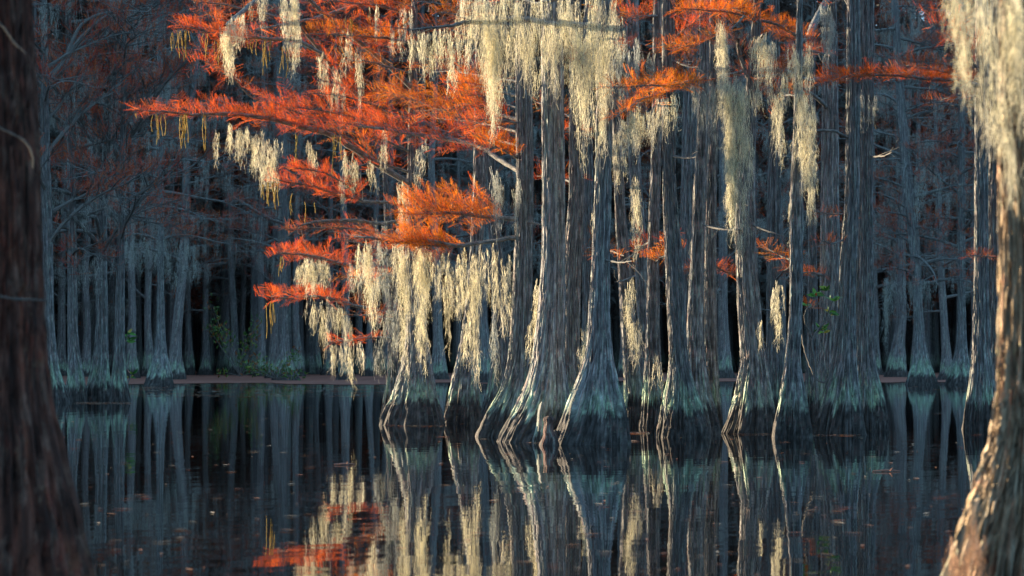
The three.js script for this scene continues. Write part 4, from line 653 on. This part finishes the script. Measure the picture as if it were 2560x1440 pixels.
{
  const d = 44.2, pt = (a) => a.map(([x, y, r]) => [P(x, y, d), r * d / F]);
  const t = thing('vine', 'pale mossy vine looping down beside the broad double foot', 'vine', P(2060, 958, d));
  part(t, 'stem', tube(pt([[1998, 700, 2], [2004, 800, 2], [2008, 860, 2.2], [2022, 905, 2.4], [2040, 945, 2.6], [2058, 957, 2.6], [2072, 945, 2.6], [2082, 905, 2.4], [2090, 850, 2.2], [2096, 790, 1.8]]), 6, 5, 0.02, rnd(9)), limbMat);
  const t2 = thing('vine', 'blurred pale creeper wrapped across the near brown trunk', 'vine', P(60, 745, 13));
  const w = (a) => tube(a.map(([x, y, r]) => [P(x, y, 13.55), r * 9 / F]), 6, 5, 0.004, rnd(10));
  for (const q of [[[-60, 735, 5], [0, 742, 5], [50, 748, 5], [100, 750, 4], [122, 752, 2]], [[-40, 300, 4], [20, 330, 4], [60, 350, 4], [82, 390, 3.5], [84, 420, 2]], [[-30, 30, 4], [10, 70, 4], [40, 110, 3.4], [66, 135, 2]]]) part(t2, 'stem', w(q), limbMat);
}
function leafGeo(c) {
  const pos = [], col = [], idx = [], n = 6;
  for (let i = 0; i <= n; i++) { const y = i / n, w = 0.19 * Math.pow(Math.sin(Math.PI * (0.04 + 0.94 * y)), 0.8), z = -0.25 * y * y; for (const s of [-1, 0, 1]) { pos.push(s * w, y, z + Math.abs(s) * w * 0.45); col.push(...c); } }
  for (let i = 0; i < n; i++) for (const s of [0, 1]) { const a = i * 3 + s; idx.push(a, a + 1, a + 4, a, a + 4, a + 3); }
  const g = new THREE.BufferGeometry(); g.setAttribute('position', new THREE.Float32BufferAttribute(pos, 3)); g.setAttribute('color', new THREE.Float32BufferAttribute(col, 3)); g.setIndex(idx); g.computeVertexNormals(); return g;
}
const LEAVES = [leafGeo([0.11, 0.33, 0.04]), leafGeo([0.24, 0.42, 0.05]), leafGeo([0.05, 0.19, 0.03]), leafGeo([0.55, 0.12, 0.03]), leafGeo([0.5, 0.36, 0.04])];
function sapling(label, d, stems, rosettes, seed, { name = 'bay_sapling', size = 0.14, per = 7 } = {}) {
  const r = rnd(seed), b = P(stems[0][0][0], stems[0][0][1], d), t = thing(name, label, 'plant', b);
  part(t, 'stem', mergeGeometries(stems.map((s) => tube(s.map(([x, y, q], i) => [P(x, y, d + 0.1 * Math.sin(i * 2 + seed)), q * d / F]), 5, 3))), limbMat);
  for (const [x, y] of rosettes) for (let i = 0; i < per; i++) {
    const m = shade(new THREE.Mesh(LEAVES[r() < 0.1 ? 3 : r() < 0.12 ? 4 : Math.floor(r() * 3)], leafMat)), a = i / per * 6.283 + r(), dir = V(Math.cos(a), -0.1 + 0.8 * r(), Math.sin(a)).normalize();
    m.name = 'leaf'; m.position.copy(P(x, y, d + 0.1)).add(V((r() - 0.5) * 0.05, (r() - 0.5) * 0.06, 0)).sub(b); m.quaternion.setFromUnitVectors(YUP, dir); m.rotateY(r() * 6); const L = size * (0.7 + 0.5 * r()); m.scale.set(L, L, L); t.add(m);
  }
}
sapling('bright green bay sapling with leaf rosettes beside the broad double foot', 43.4, [[[2040, 1000, 3], [2036, 900, 3], [2030, 850, 2.4], [2062, 800, 2], [2082, 752, 1.4]], [[2045, 830, 1.8], [2070, 795, 1.4], [2080, 780, 1]], [[2062, 800, 1.4], [2055, 760, 1.2], [2064, 726, 1]], [[2032, 850, 2], [2010, 790, 1.6], [2038, 742, 1]]], [[2064, 724], [2086, 750], [2074, 782], [2055, 822], [2062, 830], [2018, 765], [2040, 738]], 71);
sapling('small yellow-green leaf sprig on the knotty shaded cypress', 78.4, [[[306, 880, 2], [314, 856, 1.6], [320, 836, 1]]], [[320, 836], [316, 852], [324, 846]], 72, { name: 'leaf_sprig', size: 0.22, per: 6 });
sapling('low leaf sprig at the waterline of the knotty shaded cypress', 78.6, [[[318, 962, 2], [324, 946, 1.4], [328, 934, 1]]], [[330, 934], [322, 944]], 73, { name: 'leaf_sprig', size: 0.2, per: 5 });
function shrub(label, d, cx, cy, wx, wy2, n, seed, foot) {
  const r = rnd(seed), b = P(foot[0], foot[1], d), t = thing('shrub', label, 'plant', b), st = [], lv = [];
  for (let i = 0; i < 16; i++) {
    const e = P(cx + (r() - 0.5) * wx * 1.6, cy + (r() - 0.5) * wy2 * 1.6, d + (r() - 0.5) * 1.6), m = b.clone().lerp(e, 0.5).add(V((r() - 0.5) * 0.5, 0.2 * r(), (r() - 0.5) * 0.4));
    st.push(tube([[b, 0.02], [m, 0.012], [e, 0.005]], 4, 4));
    for (let k = 0; k < n / 16; k++) { const p = m.clone().lerp(e, 0.1 + 0.95 * r()).add(V((r() - 0.5) * 0.5, (r() - 0.5) * 0.5, (r() - 0.5) * 0.5)), c = r(); lv.push([along(p, V(r() - 0.5, r() * 0.8, r() - 0.5).normalize(), r() * 6, 0.14 + 0.1 * r()), c < 0.22 ? [2.6, 0.28, 0.5] : c < 0.4 ? [2.2, 1, 1] : [0.4 + 0.4 * r(), 0.35 + 0.3 * r(), 0.6]]); }
  }
  part(t, 'stems', mergeGeometries(st), limbMat);
  instPart(t, 'leaves', LEAVES[0], leafMat, lv);
}
shrub('dim green and red leaved shrub among the shaded stems', 148, 592, 840, 100, 130, 420, 81, [600, 940]);
shrub('low green and red leaved shrub round the ribbed cone foot', 138, 690, 905, 110, 44, 220, 82, [690, 948]);

// ------------------------------------------------------------------ needles and leaves afloat
{
  const r = rnd(61), needle = triGeo([[-0.5, 0, -0.06, 0.5, 0, 0.02, -0.05, 0.02, 0.09, -0.5, 0, -0.06, 0.1, 0.01, -0.1, 0.5, 0, 0.02]]), list = [], tint = () => { const k = r(); return k < 0.72 ? [0.30 + 0.15 * r(), 0.09 + 0.05 * r(), 0.045] : k < 0.9 ? [0.5, 0.36, 0.24] : [0.55, 0.5, 0.42]; };
  const put = (px, py, sz) => { const d = depthOf(py), p = P(px, py, d); list.push([new THREE.Matrix4().compose(V(p.x, 0.006 + 0.004 * r(), p.z), new THREE.Quaternion().setFromAxisAngle(YUP, r() * 6.283), V(sz, sz * 0.5, sz)), tint()]); };
  for (let i = 0; i < 800; i++) { const u = Math.pow(r(), 2.1), py = 962 + 478 * u; put(-40 + 2640 * r(), py, (0.05 + 0.14 * r() * r()) * (1 + 0.8 * (1 - u))); }
  for (let i = 0; i < 1400; i++) { const py = 953 + 40 * Math.pow(r(), 1.7); put((r() < 0.7 ? 300 + 700 * r() : 1000 + 1500 * r()), py, 0.25 + 0.5 * r() * r()); }
  for (const [x0, x1, y, n] of [[1515, 1592, 1104, 70], [1740, 1812, 1073, 50], [1318, 1395, 1106, 36], [190, 326, 1008, 160], [2030, 2150, 1088, 40], [1570, 1625, 1083, 40], [950, 1110, 1064, 30], [1580, 1600, 1052, 40], [1830, 1930, 1086, 30]]) for (let i = 0; i < n * 2; i++) put(mix(x0, x1, r()), y + (r() - 0.5) * 5, 0.08 + 0.12 * r());
  const m = instPart(null, 'floating_needles', needle, needleMat, list); tag(m, 'rust-red fallen needles and leaves afloat on the dark water', 'leaf litter', null, 'stuff');
  // the closed mat of needles in front of the far stand
  const pos = [], idx = [], col = [], nx = 260, nz = 26;
  for (let j = 0; j <= nz; j++) for (let i = 0; i <= nx; i++) {
    const x = -70 + 140 * i / nx, front = 124 + 7 * n3(x * 0.11, 3, 1) + 3 * n3(x * 0.5, 4, 2) + (x > 3 ? 8 : 0), d = mix(front, 300, Math.pow(j / nz, 2.2)), k = 0.8 + 0.35 * n3(x * 0.8, d * 0.4, 5) * 0.6;
    pos.push(x, 0.012 + 0.004 * n3(x * 2, d, 3), -d); col.push(0.36 * k, 0.125 * k, 0.08 * k);
  }
  for (let j = 0; j < nz; j++) for (let i = 0; i < nx; i++) { const a = j * (nx + 1) + i, b = a + nx + 1; idx.push(a, a + 1, b + 1, a, b + 1, b); }
  const g = new THREE.BufferGeometry(); g.setAttribute('position', new THREE.Float32BufferAttribute(pos, 3)); g.setAttribute('color', new THREE.Float32BufferAttribute(col, 3)); g.setIndex(idx); g.computeVertexNormals();
  const mat = shade(new THREE.Mesh(g, new THREE.MeshStandardMaterial({ vertexColors: true, roughness: 1 }))); mat.name = 'needle_mat'; scene.add(mat); tag(mat, 'red-brown mat of fallen needles covering the far water', 'leaf litter', null, 'stuff');
  // single twigs adrift
  [[2182, 2250, 1180, 'long reddish twig adrift on the water right of the trees'], [835, 890, 1163, 'pale twig adrift on the open water left of the fluted cypress']].forEach(([x0, x1, y, label]) => {
    const d = depthOf(y), a = P(x0, y, d), b = P(x1, y - 1, depthOf(y - 1)), t = thing('floating_twig', label, 'twig', V((a.x + b.x) / 2, 0, -d)), w = V(0, 0.01, 0);
    part(t, 'stem', mergeGeometries([tube([[V(a.x, 0.008, a.z), 0.008], [V((a.x + b.x) / 2, 0.014, a.z - 0.05), 0.01], [V(b.x, 0.008, b.z), 0.004]], 5, 4), tube([[V(mix(a.x, b.x, 0.6), 0.012, a.z), 0.005], [V(mix(a.x, b.x, 0.66), 0.05, a.z + 0.08), 0.002]], 4, 2)]), new THREE.MeshStandardMaterial({ color: new THREE.Color().setRGB(0.36, 0.16, 0.11), roughness: 0.9 }));
  });
}
// reddish root fibres at the foot of the near right trunk
moss('blurred reddish root fibres at the foot of the near gold trunk', 13.2, [[2408, 1330, 1500, 12, 14], [2432, 1285, 1420, 9, 9], [2385, 1385, 1500, 12, 14], [2450, 1340, 1480, 14, 8]], { seed: 40, size: 0.5, tint: [0.44, 0.27, 0.18] });

renderer.render(scene, camera);
